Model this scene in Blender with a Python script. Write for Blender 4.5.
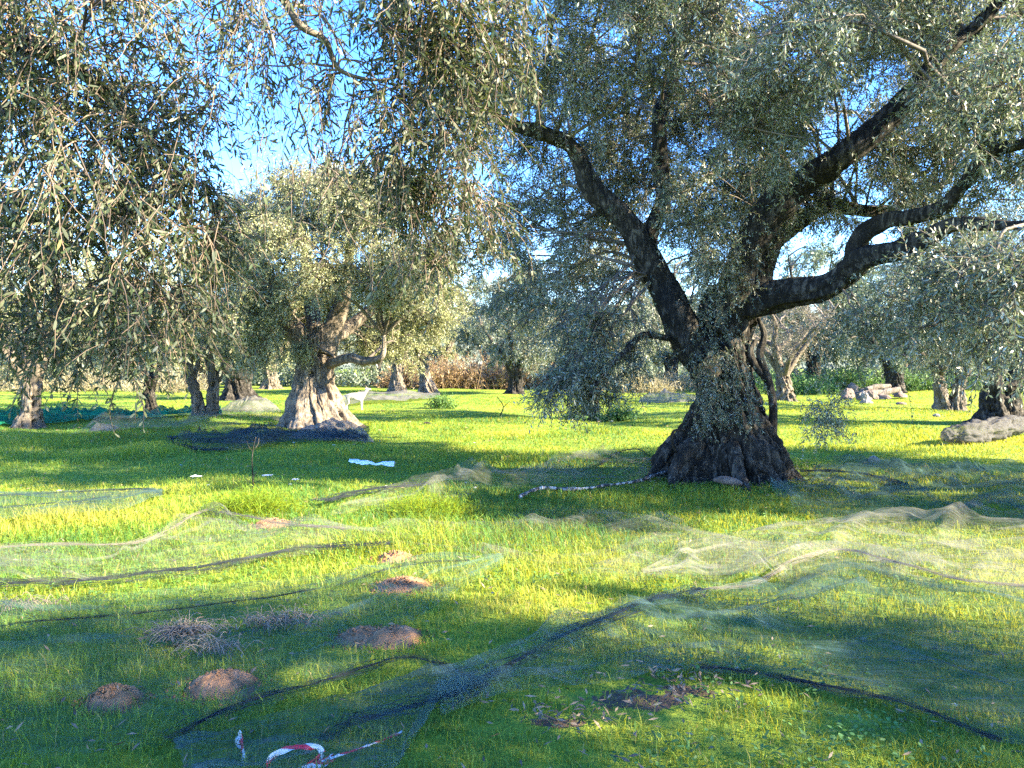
import bpy, math, random
import numpy as np
from mathutils import Vector

# ------------------------------------------------------------------ set-up
for o in list(bpy.data.objects):
    bpy.data.objects.remove(o)
S = bpy.context.scene
COL = S.collection
CAM_H, FPX, PITCH = 1.6, 770.0, math.atan(19 / 770.0)
SUN_EL, SUN_AZ = math.radians(27), math.radians(20)     # azimuth: degrees behind the +X axis
TO_SUN = np.array([math.cos(SUN_EL) * math.cos(SUN_AZ), -math.cos(SUN_EL) * math.sin(SUN_AZ), math.sin(SUN_EL)])
FWD = np.array([0, math.cos(PITCH), -math.sin(PITCH)])
UPV = np.array([0, math.sin(PITCH), math.cos(PITCH)])


def at(px, py, Y):
    """survey helper: the point at depth Y metres that is seen at pixel px,py"""
    d = FWD + np.array([1, 0, 0]) * (px - 512) / FPX + UPV * (384 - py) / FPX
    return np.array([0, 0, CAM_H]) + d * (Y / d[1])


def on_ground(px, py, z=0.0):
    d = FWD + np.array([1, 0, 0]) * (px - 512) / FPX + UPV * (384 - py) / FPX
    t = (CAM_H - z) / -d[2]
    return np.array([0, 0, CAM_H]) + d * t


def gz(x, y):
    x = np.asarray(x, float); y = np.asarray(y, float)
    return (0.030 * np.sin(0.9 * x + 0.35 * y + 0.4) + 0.025 * np.sin(0.5 * x - 1.1 * y) + 0.02 * np.sin(1.9 * x + 1.3 * y + 2)
            + 0.05 * np.sin(0.21 * x + 0.17 * y + 1.0)) * np.clip(1.0, 0, 1)


# ------------------------------------------------------------------ noise
def _hash(ix, iy, iz, seed):
    h = (ix.astype(np.int64) * 374761393 + iy.astype(np.int64) * 668265263 + iz.astype(np.int64) * 2147483647 + seed * 1274126177) & 0xffffffff
    h = ((h ^ (h >> 13)) * 1274126177) & 0xffffffff
    h = (h ^ (h >> 16)) & 0xffffffff
    return h / 4294967295.0


def vnoise(p, seed=0):
    p = np.asarray(p, float)
    i = np.floor(p); f = p - i; f = f * f * (3 - 2 * f)
    i = i.astype(np.int64)
    x, y, z = i[..., 0], i[..., 1], i[..., 2]
    fx, fy, fz = f[..., 0], f[..., 1], f[..., 2]
    def L(a, b, t): return a + (b - a) * t
    c = lambda a, b, d: _hash(x + a, y + b, z + d, seed)
    return L(L(L(c(0, 0, 0), c(1, 0, 0), fx), L(c(0, 1, 0), c(1, 1, 0), fx), fy),
             L(L(c(0, 0, 1), c(1, 0, 1), fx), L(c(0, 1, 1), c(1, 1, 1), fx), fy), fz)


def fbm(p, octaves=4, seed=0):
    a, s, t, n = 0.5, 0.0, 0.0, np.asarray(p, float)
    for k in range(octaves):
        s = s + a * vnoise(n, seed + k); t += a; n = n * 2.03 + 7.1; a *= 0.5
    return s / t


def ridged(p, octaves=3, seed=0):
    a, s, t, n = 0.5, 0.0, 0.0, np.asarray(p, float)
    for k in range(octaves):
        s = s + a * (1 - np.abs(2 * vnoise(n, seed + k) - 1)); t += a; n = n * 2.1 + 3.3; a *= 0.5
    return s / t


def norm(v):
    return v / np.maximum(np.linalg.norm(v, axis=-1, keepdims=True), 1e-9)


# ------------------------------------------------------------------ mesh building
class MB:
    """collects vertex and face arrays; build() links them as ONE mesh object"""
    def __init__(self):
        self.v, self.f, self.n, self.r, self.uv = [], [], 0, [], []

    def add(self, verts, faces, rnd=None):
        verts = np.asarray(verts, float).reshape(-1, 3)
        faces = np.asarray(faces, np.int64)
        self.f.append(faces + self.n)
        self.v.append(verts); self.n += len(verts)
        self.r.append(np.zeros(len(faces)) if rnd is None else np.broadcast_to(np.asarray(rnd, float), (len(faces),)))
        return self

    def build(self, name, mat, parent=None, origin=(0, 0, 0), smooth=True, uv=None):
        me = bpy.data.meshes.new(name)
        if self.n:
            v = np.concatenate(self.v) - np.asarray(origin, float)
            me.vertices.add(len(v)); me.vertices.foreach_set('co', v.astype(np.float32).ravel())
            loops = np.concatenate([f.ravel() for f in self.f])
            sizes = np.concatenate([np.full(len(f), f.shape[1]) for f in self.f])
            starts = np.concatenate([[0], np.cumsum(sizes)[:-1]])
            me.loops.add(len(loops)); me.loops.foreach_set('vertex_index', loops.astype(np.int32))
            me.polygons.add(len(sizes)); me.polygons.foreach_set('loop_start', starts.astype(np.int32))
            me.polygons.foreach_set('use_smooth', np.full(len(sizes), smooth))
            me.update(calc_edges=True)
            a = me.attributes.new('rnd', 'FLOAT', 'FACE')
            a.data.foreach_set('value', np.concatenate(self.r).astype(np.float32))
            if uv is not None:
                u = me.uv_layers.new(name='UVMap')
                u.data.foreach_set('uv', np.asarray(uv, np.float32)[loops].ravel())
        me.materials.append(mat)
        o = bpy.data.objects.new(name, me); COL.objects.link(o)
        if parent is not None:
            o.parent = parent
        else:
            o.location = origin
        return o


def batch_tubes(mb, P, R, sides=3, rnd=None, caps=False):
    """P (n,k,3) polylines, R (n,k) radii"""
    n, k, _ = P.shape
    if n == 0: return
    T = np.empty_like(P)
    T[:, 1:-1] = P[:, 2:] - P[:, :-2]; T[:, 0] = P[:, 1] - P[:, 0]; T[:, -1] = P[:, -1] - P[:, -2]
    T = norm(T)
    m = norm(T.mean(1))
    ref = np.where(np.abs(m[:, 2:3]) > 0.8, np.array([[1.0, 0.15, 0]]), np.array([[0, 0.15, 1.0]]))
    ref = np.repeat(ref[:, None, :], k, 1)
    A = norm(np.cross(T, ref)); B = np.cross(T, A)
    th = np.arange(sides) * 2 * math.pi / sides
    V = P[:, :, None, :] + R[:, :, None, None] * (A[:, :, None, :] * np.cos(th)[None, None, :, None] + B[:, :, None, :] * np.sin(th)[None, None, :, None])
    idx = np.arange(n * k * sides).reshape(n, k, sides)
    a = idx[:, :-1, :]; b = idx[:, 1:, :]
    F = np.stack([a, np.roll(a, -1, 2), np.roll(b, -1, 2), b], -1).reshape(-1, 4)
    rr = None if rnd is None else np.repeat(rnd, (k - 1) * sides)
    base = mb.n
    mb.add(V.reshape(-1, 3), F, rr)
    if caps and sides >= 3:
        for e in (0, k - 1):
            ring = idx[:, e, :]
            if e == 0: ring = ring[:, ::-1]
            mb.f.append(ring + base); mb.r.append(np.zeros(n))


def spline(pts, n):
    """Catmull-Rom through rows of any width"""
    p = np.asarray(pts, float)
    p = np.vstack([2 * p[0] - p[1], p, 2 * p[-1] - p[-2]])
    m = len(p) - 3
    t = np.linspace(0, m - 1e-6, n); i = t.astype(int); f = (t - i)[:, None]
    a, b, c, d = p[i], p[i + 1], p[i + 2], p[i + 3]
    return 0.5 * (2 * b + (c - a) * f + (2 * a - 5 * b + 4 * c - d) * f ** 2 + (3 * b - a - 3 * c + d) * f ** 3)


def limb_mb(mb, pts, n=40, sides=20, rough=0.25, seed=0, fs=9.0):
    """a knotty tapering limb; pts rows x,y,z,radius"""
    q = spline(pts, n); P = q[:, :3]; R = np.maximum(q[:, 3], 0.003)
    T = norm(np.gradient(P, axis=0))
    A = np.zeros_like(P); ref = np.array([0.31, 0.87, 0.2])
    a = np.cross(T[0], ref); a /= np.linalg.norm(a)
    for i in range(n):
        a = a - T[i] * np.dot(a, T[i]); a /= np.linalg.norm(a); A[i] = a
    B = np.cross(T, A)
    th = np.arange(sides) * 2 * math.pi / sides
    D = A[:, None, :] * np.cos(th)[None, :, None] + B[:, None, :] * np.sin(th)[None, :, None]
    s = np.concatenate([[0], np.cumsum(np.linalg.norm(np.diff(P, axis=0), axis=1))])
    samp = np.concatenate([np.stack([np.cos(th), np.sin(th)], -1)[None].repeat(n, 0) * 1.6, np.broadcast_to(s[:, None, None] * 1.3, (n, sides, 1))], -1)
    w = P[:, None, :] + D * R[:, None, None]
    disp = rough * (ridged(samp + seed, 3, seed) - 0.6) * 1.6 + rough * 0.8 * (fbm(w * fs, 3, seed + 5) - 0.5)
    lump = 0.35 * rough * (fbm(np.stack([s * 2.2, s * 0, s * 0], -1), 2, seed) - 0.5)
    rr = R[:, None] * (1 + disp + lump[:, None] * 3)
    V = P[:, None, :] + D * rr[:, :, None]
    idx = np.arange(n * sides).reshape(n, sides)
    a, b = idx[:-1], idx[1:]
    F = np.stack([a, np.roll(a, -1, 1), np.roll(b, -1, 1), b], -1).reshape(-1, 4)
    base = mb.n
    mb.add(V.reshape(-1, 3), F)
    mb.f.append(idx[0][::-1][None] + base); mb.r.append(np.zeros(1))
    mb.f.append(idx[-1][None] + base); mb.r.append(np.zeros(1))
    return P


def trunk_mb(mb, prof, n=120, sides=160, seed=0, lobes=0.22, flare=0.35, dents=0, fine=0.05, twist=0.5, lobe_freq=1.7):
    """gnarled trunk: prof rows z,cx,cy,rx,ry (world), bottom to top"""
    q = spline(prof, n)
    z, cx, cy, rx, ry = q.T
    h = (z - z[0]); H = h[-1]
    th = np.arange(sides) * 2 * math.pi / sides
    TH, HH = np.meshgrid(th, h)
    tw = TH + twist * HH
    ring = np.stack([np.cos(tw) * lobe_freq, np.sin(tw) * lobe_freq, HH * 0.55], -1)
    rg = ridged(ring + seed * 3.7, 2, seed)
    low = np.clip(1 - HH / (0.45 * H), 0, 1)
    r = 1 + lobes * (1 + 1.1 * low) * (rg - 0.62) * 2
    foot = np.exp(-HH / 0.12)
    r += flare * foot * (ridged(np.stack([np.cos(TH) * 2.6, np.sin(TH) * 2.6, HH * 0], -1) + seed, 2, seed + 9) - 0.35)
    rib = np.stack([np.cos(tw) * 5.5, np.sin(tw) * 5.5, HH * 0.9], -1)
    r += fine * 1.4 * (ridged(rib + seed, 3, seed + 3) - 0.6) * 2
    X = cx[:, None] + rx[:, None] * r * np.cos(TH); Y = cy[:, None] + ry[:, None] * r * np.sin(TH)
    V = np.stack([X, Y, z[:, None] + 0 * TH], -1)
    d = (fbm(V * 7.0, 4, seed + 21) - 0.5) * 2 * fine
    ck = ridged(np.stack([np.cos(tw) * 6.0, np.sin(tw) * 6.0, HH * 0.9], -1) + .5 * fbm(V * 4, 2, seed + 60)[..., None], 2, seed + 33)
    d -= 1.5 * fine * np.clip((ck - .72) / .22, 0, 1) ** 1.5 * np.clip(rx[:, None] / .5, .3, 1.2)
    if dents:
        rng = np.random.default_rng(seed)
        for _ in range(dents):
            t0, h0 = rng.uniform(0, 2 * math.pi), rng.uniform(0.08, 0.85) * H
            dt = (TH - t0 + math.pi) % (2 * math.pi) - math.pi
            w, l = rng.uniform(0.035, 0.07), rng.uniform(0.05, 0.13)
            g = np.exp(-((dt * rx[:, None] / w) ** 2 + ((HH - h0) / l) ** 2) ** 1.5)
            d = d - 0.20 * g * rng.uniform(0.6, 1)
            e = np.exp(-((dt * rx[:, None] / (w * 2.0)) ** 2 + ((HH - h0) / (l * 1.7)) ** 2)) - g
            d = d + 0.05 * np.clip(e, 0, 1)
    V[..., 0] += d * np.cos(TH); V[..., 1] += d * np.sin(TH)
    V[..., 2] += 0.03 * (fbm(V * 3.0, 2, seed + 40) - 0.5)
    idx = np.arange(n * sides).reshape(n, sides)
    a, b = idx[:-1], idx[1:]
    F = np.stack([a, np.roll(a, -1, 1), np.roll(b, -1, 1), b], -1).reshape(-1, 4)
    base = mb.n
    mb.add(V.reshape(-1, 3), F)
    mb.f.append(idx[-1][None] + base); mb.r.append(np.zeros(1))
    return V


def add_leaves(mb, pos, d, L, W, rng, hi=False, flat=0.75, rnd=None):
    n = len(pos)
    if n == 0: return
    d = norm(d)
    up = np.array([0, 0, 1.0]) + rng.normal(0, flat, (n, 3))
    side = norm(np.cross(d, up)); nrm = np.cross(side, d)
    L = np.broadcast_to(L, (n,))[:, None]; W = np.broadcast_to(W, (n,))[:, None]
    r = rng.random(n) if rnd is None else rnd
    curl = rng.uniform(-0.05, 0.22, (n, 1))
    if not hi:
        V = np.stack([pos, pos + d * 0.5 * L + side * W * 0.5, pos + d * L - nrm * curl * L, pos + d * 0.5 * L - side * W * 0.5], 1)
        mb.add(V.reshape(-1, 3), np.arange(n * 4).reshape(n, 4), r)
    else:
        M = pos + d * 0.5 * L - nrm * (0.12 * W) + nrm * curl * L * 0.35
        tip = pos + d * L - nrm * curl * L * 0.4
        l1 = pos + d * 0.24 * L + side * W * 0.40 + nrm * curl * L * 0.25; l2 = pos + d * 0.66 * L + side * W * 0.46 + nrm * curl * L * 0.3
        r1 = pos + d * 0.24 * L - side * W * 0.40 + nrm * curl * L * 0.25; r2 = pos + d * 0.66 * L - side * W * 0.46 + nrm * curl * L * 0.3
        V = np.stack([pos, l1, l2, tip, r2, r1, M], 1)
        b = np.arange(n)[:, None] * 7
        F = np.concatenate([b + np.array([[0, 1, 2, 6]]), b + np.array([[6, 2, 3, 4]]), b + np.array([[0, 6, 4, 5]])], 0)
        mb.add(V.reshape(-1, 3), F, np.concatenate([r, r, r]))


def grow_twigs(leaf, wood, root, d, length, rng, nseg=5, droop=0.25, wander=0.25, npairs=8, L=0.06, W=0.013, tw_r=0.0022, hi=False,
               keep=1.0, start=0.12, flat=0.75):
    """shoots with opposite leaves; root (n,3), d (n,3)"""
    n = len(root)
    if n == 0: return
    d = norm(d); length = np.broadcast_to(length, (n,))
    P = np.empty((n, nseg + 1, 3)); P[:, 0] = root
    for k in range(nseg):
        d = norm(d + np.array([0, 0, -droop]) + rng.normal(0, wander, (n, 3)))
        P[:, k + 1] = P[:, k] + d * (length / nseg)[:, None]
    if wood is not None and tw_r > 0:
        R = np.linspace(1, 0.45, nseg + 1)[None] * tw_r * rng.uniform(0.8, 1.3, (n, 1))
        batch_tubes(wood, P, R, 3, rng.random(n))
    t = np.linspace(start, 1.0, npairs)[None] + rng.uniform(-0.03, 0.03, (n, npairs)); t = np.clip(t, 0, 0.9999) * nseg
    i = t.astype(int); f = (t - i)[..., None]
    rows = np.arange(n)[:, None]
    B = P[rows, i] * (1 - f) + P[rows, i + 1] * f
    ax = norm(P[rows, i + 1] - P[rows, i])
    shade = np.repeat(rng.random(n)[:, None], npairs, 1)
    az = rng.uniform(0, math.pi, (n, 1)) + np.arange(npairs)[None] * math.pi / 2
    ref = np.where(np.abs(ax[..., 2:3]) > 0.9, np.array([1.0, 0, 0]), np.array([0, 0, 1.0]))
    a = norm(np.cross(ax, ref)); b = np.cross(ax, a)
    per = a * np.cos(az)[..., None] + b * np.sin(az)[..., None]
    for s in (1, -1):
        m = rng.random((n, npairs)) < keep
        sp = rng.uniform(0.55, 1.15, (n, npairs, 1))
        dd = ax * 0.75 + s * per * sp + rng.normal(0, 0.2, (n, npairs, 3)) + np.array([0, 0, -0.12])
        ll = L * rng.uniform(0.6, 1.15, (n, npairs)) * (1 - 0.35 * np.linspace(0, 1, npairs)[None] ** 3)
        ww = W * rng.uniform(0.75, 1.2, (n, npairs))
        add_leaves(leaf, B[m], dd[m], ll[m], ww[m], rng, hi, flat, rnd=np.clip(0.6 * shade[m] + 0.4 * rng.random(m.sum()), 0, 1))


def grow_crown(leaf, wood, clumps, anchors, rng, n_tert=10, n_twig=10, twig_len=0.35, npairs=8, L=0.065, W=0.014, droop=0.22,
               sec_r=0.03, ter_r=0.010, twig_r=0.0022, hi=False, sag=0.0, keep=1.0, sec_sides=6, shell=0.6, flat=0.75):
    """clumps rows cx,cy,cz,rx,ry,rz,(density). Each gets a bough from the nearest limb, side branches and leafy shoots"""
    cl = np.asarray([c[:6] for c in clumps], float)
    dens = np.asarray([c[6] if len(c) > 6 else 1.0 for c in clumps])
    an = np.asarray(anchors, float)
    D = np.linalg.norm(cl[:, None, :3] - an[None], axis=2) + 0.8 * np.maximum(an[None, :, 2] - cl[:, None, 2], 0)
    A = an[D.argmin(1)]
    C = cl[:, :3]; n = len(C); K = 9
    t = np.linspace(0, 1, K)[None, :, None]
    dist = np.linalg.norm(C - A, axis=1)[:, None, None]
    bow = rng.normal(0, 0.10, (n, 1, 3)) + np.array([0, 0, 0.16])
    P = A[:, None] * (1 - t) + C[:, None] * t + np.sin(t * math.pi) * bow * dist + rng.normal(0, 0.02, (n, K, 3)) * dist * np.sin(t * math.pi)
    r0 = np.clip(sec_r * (0.6 + 0.35 * dist[:, 0, 0]), sec_r * 0.5, sec_r * 2.0)[:, None]
    batch_tubes(wood, P, r0 * (1 - 0.72 * np.linspace(0, 1, K)[None]), sec_sides, rng.random(n))
    cnt = np.maximum(2, np.round(n_tert * dens)).astype(int)
    ci = np.repeat(np.arange(n), cnt); m = len(ci)
    ts = rng.uniform(0.55, 0.999, m) * (K - 1); i = ts.astype(int); f = (ts - i)[:, None]
    B = P[ci, i] * (1 - f) + P[ci, i + 1] * f
    u = norm(rng.normal(0, 1, (m, 3))) * (rng.random((m, 1)) ** (1 / 3) * (1 - shell) + shell)
    E = C[ci] + u * cl[ci, 3:6]
    J = 6; t = np.linspace(0, 1, J)[None, :, None]
    dist = np.linalg.norm(E - B, axis=1)[:, None, None]
    Q = B[:, None] * (1 - t) + E[:, None] * t + np.sin(t * math.pi) * (rng.normal(0, 0.12, (m, 1, 3)) + np.array([0, 0, 0.12])) * dist
    Q[:, :, 2] -= (t[..., 0] ** 2) * sag * dist[:, 0]
    batch_tubes(wood, Q, ter_r * (1 - 0.65 * np.linspace(0, 1, J)[None]) * rng.uniform(0.7, 1.3, (m, 1)), 4, rng.random(m))
    ti = np.repeat(np.arange(m), n_twig); w = len(ti)
    ts = (rng.random(w) ** 0.7 * 0.85 + 0.149) * (J - 1); i = ts.astype(int); f = (ts - i)[:, None]
    root = Q[ti, i] * (1 - f) + Q[ti, i + 1] * f
    ax = norm(Q[ti, i + 1] - Q[ti, i])
    d = ax * 0.6 + norm(rng.normal(0, 1, (w, 3))) * 0.9 + np.array([0, 0, -droop])
    grow_twigs(leaf, wood if twig_r else None, root, d, twig_len * rng.uniform(0.5, 1.3, w), rng, 4, droop, 0.2, npairs, L, W, twig_r, hi, keep, 0.12, flat)


def tag(o, label=None, cat=None, group=None, kind=None):
    if label: o['label'] = label
    if cat: o['category'] = cat
    if group: o['group'] = group
    if kind: o['kind'] = kind
    return o


def empty(name, loc):
    o = bpy.data.objects.new(name, None); COL.objects.link(o); o.location = loc; o.empty_display_size = 0.3
    return o


def copy_tree(o, parent=None):
    c = o.copy(); COL.objects.link(c); c.parent = parent
    for ch in list(o.children):
        copy_tree(ch, c)
    return c


# ------------------------------------------------------------------ materials
def new_mat(name):
    m = bpy.data.materials.new(name); m.use_nodes = True
    nt = m.node_tree; nt.nodes.clear()
    out = nt.nodes.new('ShaderNodeOutputMaterial')
    return m, nt, out


def N(nt, typ, **kw):
    n = nt.nodes.new(typ)
    for k, v in kw.items():
        if k in n.inputs.keys() if isinstance(k, str) else False:
            n.inputs[k].default_value = v
        else:
            setattr(n, k, v)
    return n


def ramp(nt, fac, stops):
    r = nt.nodes.new('ShaderNodeValToRGB')
    e = r.color_ramp.elements
    while len(e) < len(stops): e.new(0.5)
    for i, (p, c) in enumerate(stops):
        e[i].position = p; e[i].color = (*c, 1)
    nt.links.new(fac, r.inputs[0])
    return r.outputs[0]


def noise_tex(nt, scale, detail=5, rough=0.6, vec=None, dist=0.0):
    n = nt.nodes.new('ShaderNodeTexNoise')
    n.inputs['Scale'].default_value = scale; n.inputs['Detail'].default_value = detail
    n.inputs['Roughness'].default_value = rough; n.inputs['Distortion'].default_value = dist
    if vec is not None: nt.links.new(vec, n.inputs['Vector'])
    return n.outputs[0]


def mixcol(nt, fac, a, b, mode='MIX'):
    n = nt.nodes.new('ShaderNodeMix'); n.data_type = 'RGBA'; n.blend_type = mode
    for sock, v in ((n.inputs[0], fac), (n.inputs[6], a), (n.inputs[7], b)):
        if hasattr(v, 'is_linked'): nt.links.new(v, sock)
        elif isinstance(v, (int, float)): sock.default_value = v
        else: sock.default_value = (*v, 1)
    return n.outputs[2]


def objco(nt):
    return nt.nodes.new('ShaderNodeTexCoord').outputs['Object']


def leaf_mat(name, top, under, trans=0.25, rough=0.42, warm=(0.16, 0.15, 0.05), tcol=None):
    m, nt, out = new_mat(name)
    at_ = nt.nodes.new('ShaderNodeAttribute'); at_.attribute_name = 'rnd'
    geo = nt.nodes.new('ShaderNodeNewGeometry')
    f = at_.outputs['Fac']
    top_c = ramp(nt, f, [(0.0, tuple(c * 0.55 for c in top)), (0.5, top), (0.86, tuple(c * 1.5 for c in top)), (1.0, warm)])
    und_c = ramp(nt, f, [(0.0, tuple(c * 0.75 for c in under)), (0.7, under), (1.0, tuple(min(1, c * 1.25) for c in under))])
    c = mixcol(nt, geo.outputs['Backfacing'], top_c, und_c)
    p = nt.nodes.new('ShaderNodeBsdfPrincipled')
    p.inputs['Roughness'].default_value = rough
    p.inputs['Specular IOR Level'].default_value = 0.5
    nt.links.new(c, p.inputs['Base Color'])
    t = nt.nodes.new('ShaderNodeBsdfTranslucent')
    tc = tcol or (0.20, 0.24, 0.04)
    nt.links.new(mixcol(nt, 0.35, top_c, tc), t.inputs['Color'])
    mx = nt.nodes.new('ShaderNodeMixShader'); mx.inputs[0].default_value = trans
    nt.links.new(p.outputs[0], mx.inputs[1]); nt.links.new(t.outputs[0], mx.inputs[2])
    nt.links.new(mx.outputs[0], out.inputs[0])
    return m


def bark_mat(name, dark, mid, light, scale=1.0, bump=0.6):
    m, nt, out = new_mat(name)
    co = objco(nt)
    mp = nt.nodes.new('ShaderNodeMapping'); mp.inputs['Scale'].default_value = (9 * scale, 9 * scale, 2.6 * scale)
    nt.links.new(co, mp.inputs[0])
    n1 = noise_tex(nt, 1.6, 8, 0.68, mp.outputs[0], 0.6)
    n2 = noise_tex(nt, 2.2 * scale, 4, 0.6, co)
    n3 = noise_tex(nt, 38 * scale, 4, 0.7, co)
    c = ramp(nt, n1, [(0.36, dark), (0.50, mid), (0.62, light), (0.74, mid)])
    c = mixcol(nt, ramp(nt, n2, [(0.46, (0, 0, 0)), (0.62, (0.75, 0.75, 0.75))]), c, tuple(x * 0.55 for x in mid))
    lich = ramp(nt, n3, [(0.60, (0, 0, 0)), (0.70, (0.7, 0.7, 0.7))])
    c = mixcol(nt, lich, c, tuple(min(1, x * 1.25) for x in light))
    p = nt.nodes.new('ShaderNodeBsdfPrincipled'); p.inputs['Roughness'].default_value = 0.9
    p.inputs['Specular IOR Level'].default_value = 0.2
    nt.links.new(c, p.inputs['Base Color'])
    b = nt.nodes.new('ShaderNodeBump'); b.inputs['Strength'].default_value = bump; b.inputs['Distance'].default_value = 0.07
    add = nt.nodes.new('ShaderNodeMath'); add.operation = 'MULTIPLY_ADD'; add.inputs[1].default_value = 0.35
    nt.links.new(n3, add.inputs[0]); nt.links.new(n1, add.inputs[2])
    nt.links.new(add.outputs[0], b.inputs['Height']); nt.links.new(b.outputs[0], p.inputs['Normal'])
    nt.links.new(p.outputs[0], out.inputs[0])
    return m


def twig_mat(name, a, b):
    m, nt, out = new_mat(name)
    at_ = nt.nodes.new('ShaderNodeAttribute'); at_.attribute_name = 'rnd'
    p = nt.nodes.new('ShaderNodeBsdfPrincipled'); p.inputs['Roughness'].default_value = 0.8
    nt.links.new(mixcol(nt, at_.outputs['Fac'], a, b), p.inputs['Base Color'])
    nt.links.new(p.outputs[0], out.inputs[0])
    return m


def plain_mat(name, stops, scale=6, rough=0.85, bump=0.0, bscale=30, detail=5, spec=0.3):
    m, nt, out = new_mat(name)
    co = objco(nt)
    n = noise_tex(nt, scale, detail, 0.65, co)
    p = nt.nodes.new('ShaderNodeBsdfPrincipled'); p.inputs['Roughness'].default_value = rough
    p.inputs['Specular IOR Level'].default_value = spec
    nt.links.new(ramp(nt, n, stops), p.inputs['Base Color'])
    if bump:
        b = nt.nodes.new('ShaderNodeBump'); b.inputs['Strength'].default_value = bump; b.inputs['Distance'].default_value = 0.03
        nt.links.new(noise_tex(nt, bscale, 6, 0.7, co), b.inputs['Height']); nt.links.new(b.outputs[0], p.inputs['Normal'])
    nt.links.new(p.outputs[0], out.inputs[0])
    return m


def grass_mat(name, stops, trans=0.45, tcol=(0.68, 0.56, 0.02)):
    m, nt, out = new_mat(name)
    at_ = nt.nodes.new('ShaderNodeAttribute'); at_.attribute_name = 'rnd'
    c = ramp(nt, at_.outputs['Fac'], stops)
    d = nt.nodes.new('ShaderNodeBsdfPrincipled'); d.inputs['Roughness'].default_value = 0.55
    d.inputs['Specular IOR Level'].default_value = 0.25
    nt.links.new(c, d.inputs['Base Color'])
    t = nt.nodes.new('ShaderNodeBsdfTranslucent'); nt.links.new(mixcol(nt, 0.5, c, tcol), t.inputs['Color'])
    mx = nt.nodes.new('ShaderNodeMixShader'); mx.inputs[0].default_value = trans
    nt.links.new(d.outputs[0], mx.inputs[1]); nt.links.new(t.outputs[0], mx.inputs[2])
    nt.links.new(mx.outputs[0], out.inputs[0])
    return m


def net_mat(name, col, lo, hi_, scale=3.0):
    """open plastic weave: part of the light goes straight between the threads"""
    m, nt, out = new_mat(name)
    co = objco(nt)
    n = noise_tex(nt, scale, 4, 0.6, co, 0.8)
    mr = nt.nodes.new('ShaderNodeMapRange'); mr.inputs[1].default_value = 0.3; mr.inputs[2].default_value = 0.7
    mr.inputs[3].default_value = lo; mr.inputs[4].default_value = hi_
    nt.links.new(n, mr.inputs[0])
    fac = mr.outputs[0]
    for ang, sx in ((.35, 80), (-.5, 110)):                        # threads and small pulls running through the weave
        mp = nt.nodes.new('ShaderNodeMapping'); mp.inputs['Rotation'].default_value = (0, 0, ang); mp.inputs['Scale'].default_value = (2.2, sx, 5)
        nt.links.new(co, mp.inputs[0])
        r2 = nt.nodes.new('ShaderNodeMapRange'); r2.inputs[1].default_value = .42; r2.inputs[2].default_value = .66; r2.inputs[3].default_value = .75; r2.inputs[4].default_value = 1.45
        nt.links.new(noise_tex(nt, 1.0, 2, .5, mp.outputs[0], .4), r2.inputs[0])
        mu = nt.nodes.new('ShaderNodeMath'); mu.operation = 'MULTIPLY'; mu.use_clamp = True
        nt.links.new(fac, mu.inputs[0]); nt.links.new(r2.outputs[0], mu.inputs[1]); fac = mu.outputs[0]
    d = nt.nodes.new('ShaderNodeBsdfDiffuse'); d.inputs[0].default_value = (*col, 1)
    tl = nt.nodes.new('ShaderNodeBsdfTranslucent'); tl.inputs[0].default_value = (*[c * 0.8 for c in col], 1)
    m1 = nt.nodes.new('ShaderNodeMixShader'); m1.inputs[0].default_value = 0.35
    nt.links.new(d.outputs[0], m1.inputs[1]); nt.links.new(tl.outputs[0], m1.inputs[2])
    tr = nt.nodes.new('ShaderNodeBsdfTransparent')
    mx = nt.nodes.new('ShaderNodeMixShader')
    nt.links.new(fac, mx.inputs[0])
    nt.links.new(tr.outputs[0], mx.inputs[1]); nt.links.new(m1.outputs[0], mx.inputs[2])
    nt.links.new(mx.outputs[0], out.inputs[0])
    return m


M = {}
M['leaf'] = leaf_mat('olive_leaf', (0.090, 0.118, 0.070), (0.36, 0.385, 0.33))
M['leaf_near'] = leaf_mat('olive_leaf_near', (0.038, 0.056, 0.022), (0.145, 0.155, 0.098), rough=0.5, warm=(0.20, 0.16, 0.05))  # darkened leaf colour stands in for shade on the silhouetted near branches
M['leaf_gold'] = leaf_mat('olive_leaf_yellowish', (0.205, 0.22, 0.090), (0.40, 0.41, 0.25), warm=(0.26, 0.22, 0.07))  # far haze and sunlight are put into this lighter leaf colour
M['leaf_blue'] = leaf_mat('olive_leaf_bluish', (0.09, 0.125, 0.08), (0.28, 0.33, 0.27))
M['leaf_grey'] = leaf_mat('thin_greyish_leaf', (0.17, 0.145, 0.11), (0.32, 0.27, 0.22), warm=(0.35, 0.27, 0.18))
M['leaf_dry'] = leaf_mat('dry_scrub', (0.22, 0.145, 0.075), (0.30, 0.21, 0.12), warm=(0.36, 0.23, 0.10), tcol=(0.4, 0.2, 0.06))
M['leaf_straw'] = leaf_mat('pale_reed', (0.30, 0.26, 0.15), (0.36, 0.31, 0.20), warm=(0.45, 0.36, 0.2), tcol=(0.45, 0.35, 0.12))
M['leaf_weed'] = leaf_mat('weed_leaf', (0.07, 0.15, 0.03), (0.13, 0.24, 0.07), tcol=(0.2, 0.35, 0.04), rough=.65)
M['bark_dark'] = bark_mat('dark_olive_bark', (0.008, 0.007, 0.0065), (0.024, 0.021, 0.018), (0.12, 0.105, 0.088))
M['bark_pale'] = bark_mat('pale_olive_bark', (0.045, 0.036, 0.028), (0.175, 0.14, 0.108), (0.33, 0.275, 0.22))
M['bark_grey'] = bark_mat('grey_olive_bark', (0.04, 0.034, 0.028), (0.14, 0.115, 0.09), (0.28, 0.23, 0.18))
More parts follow.
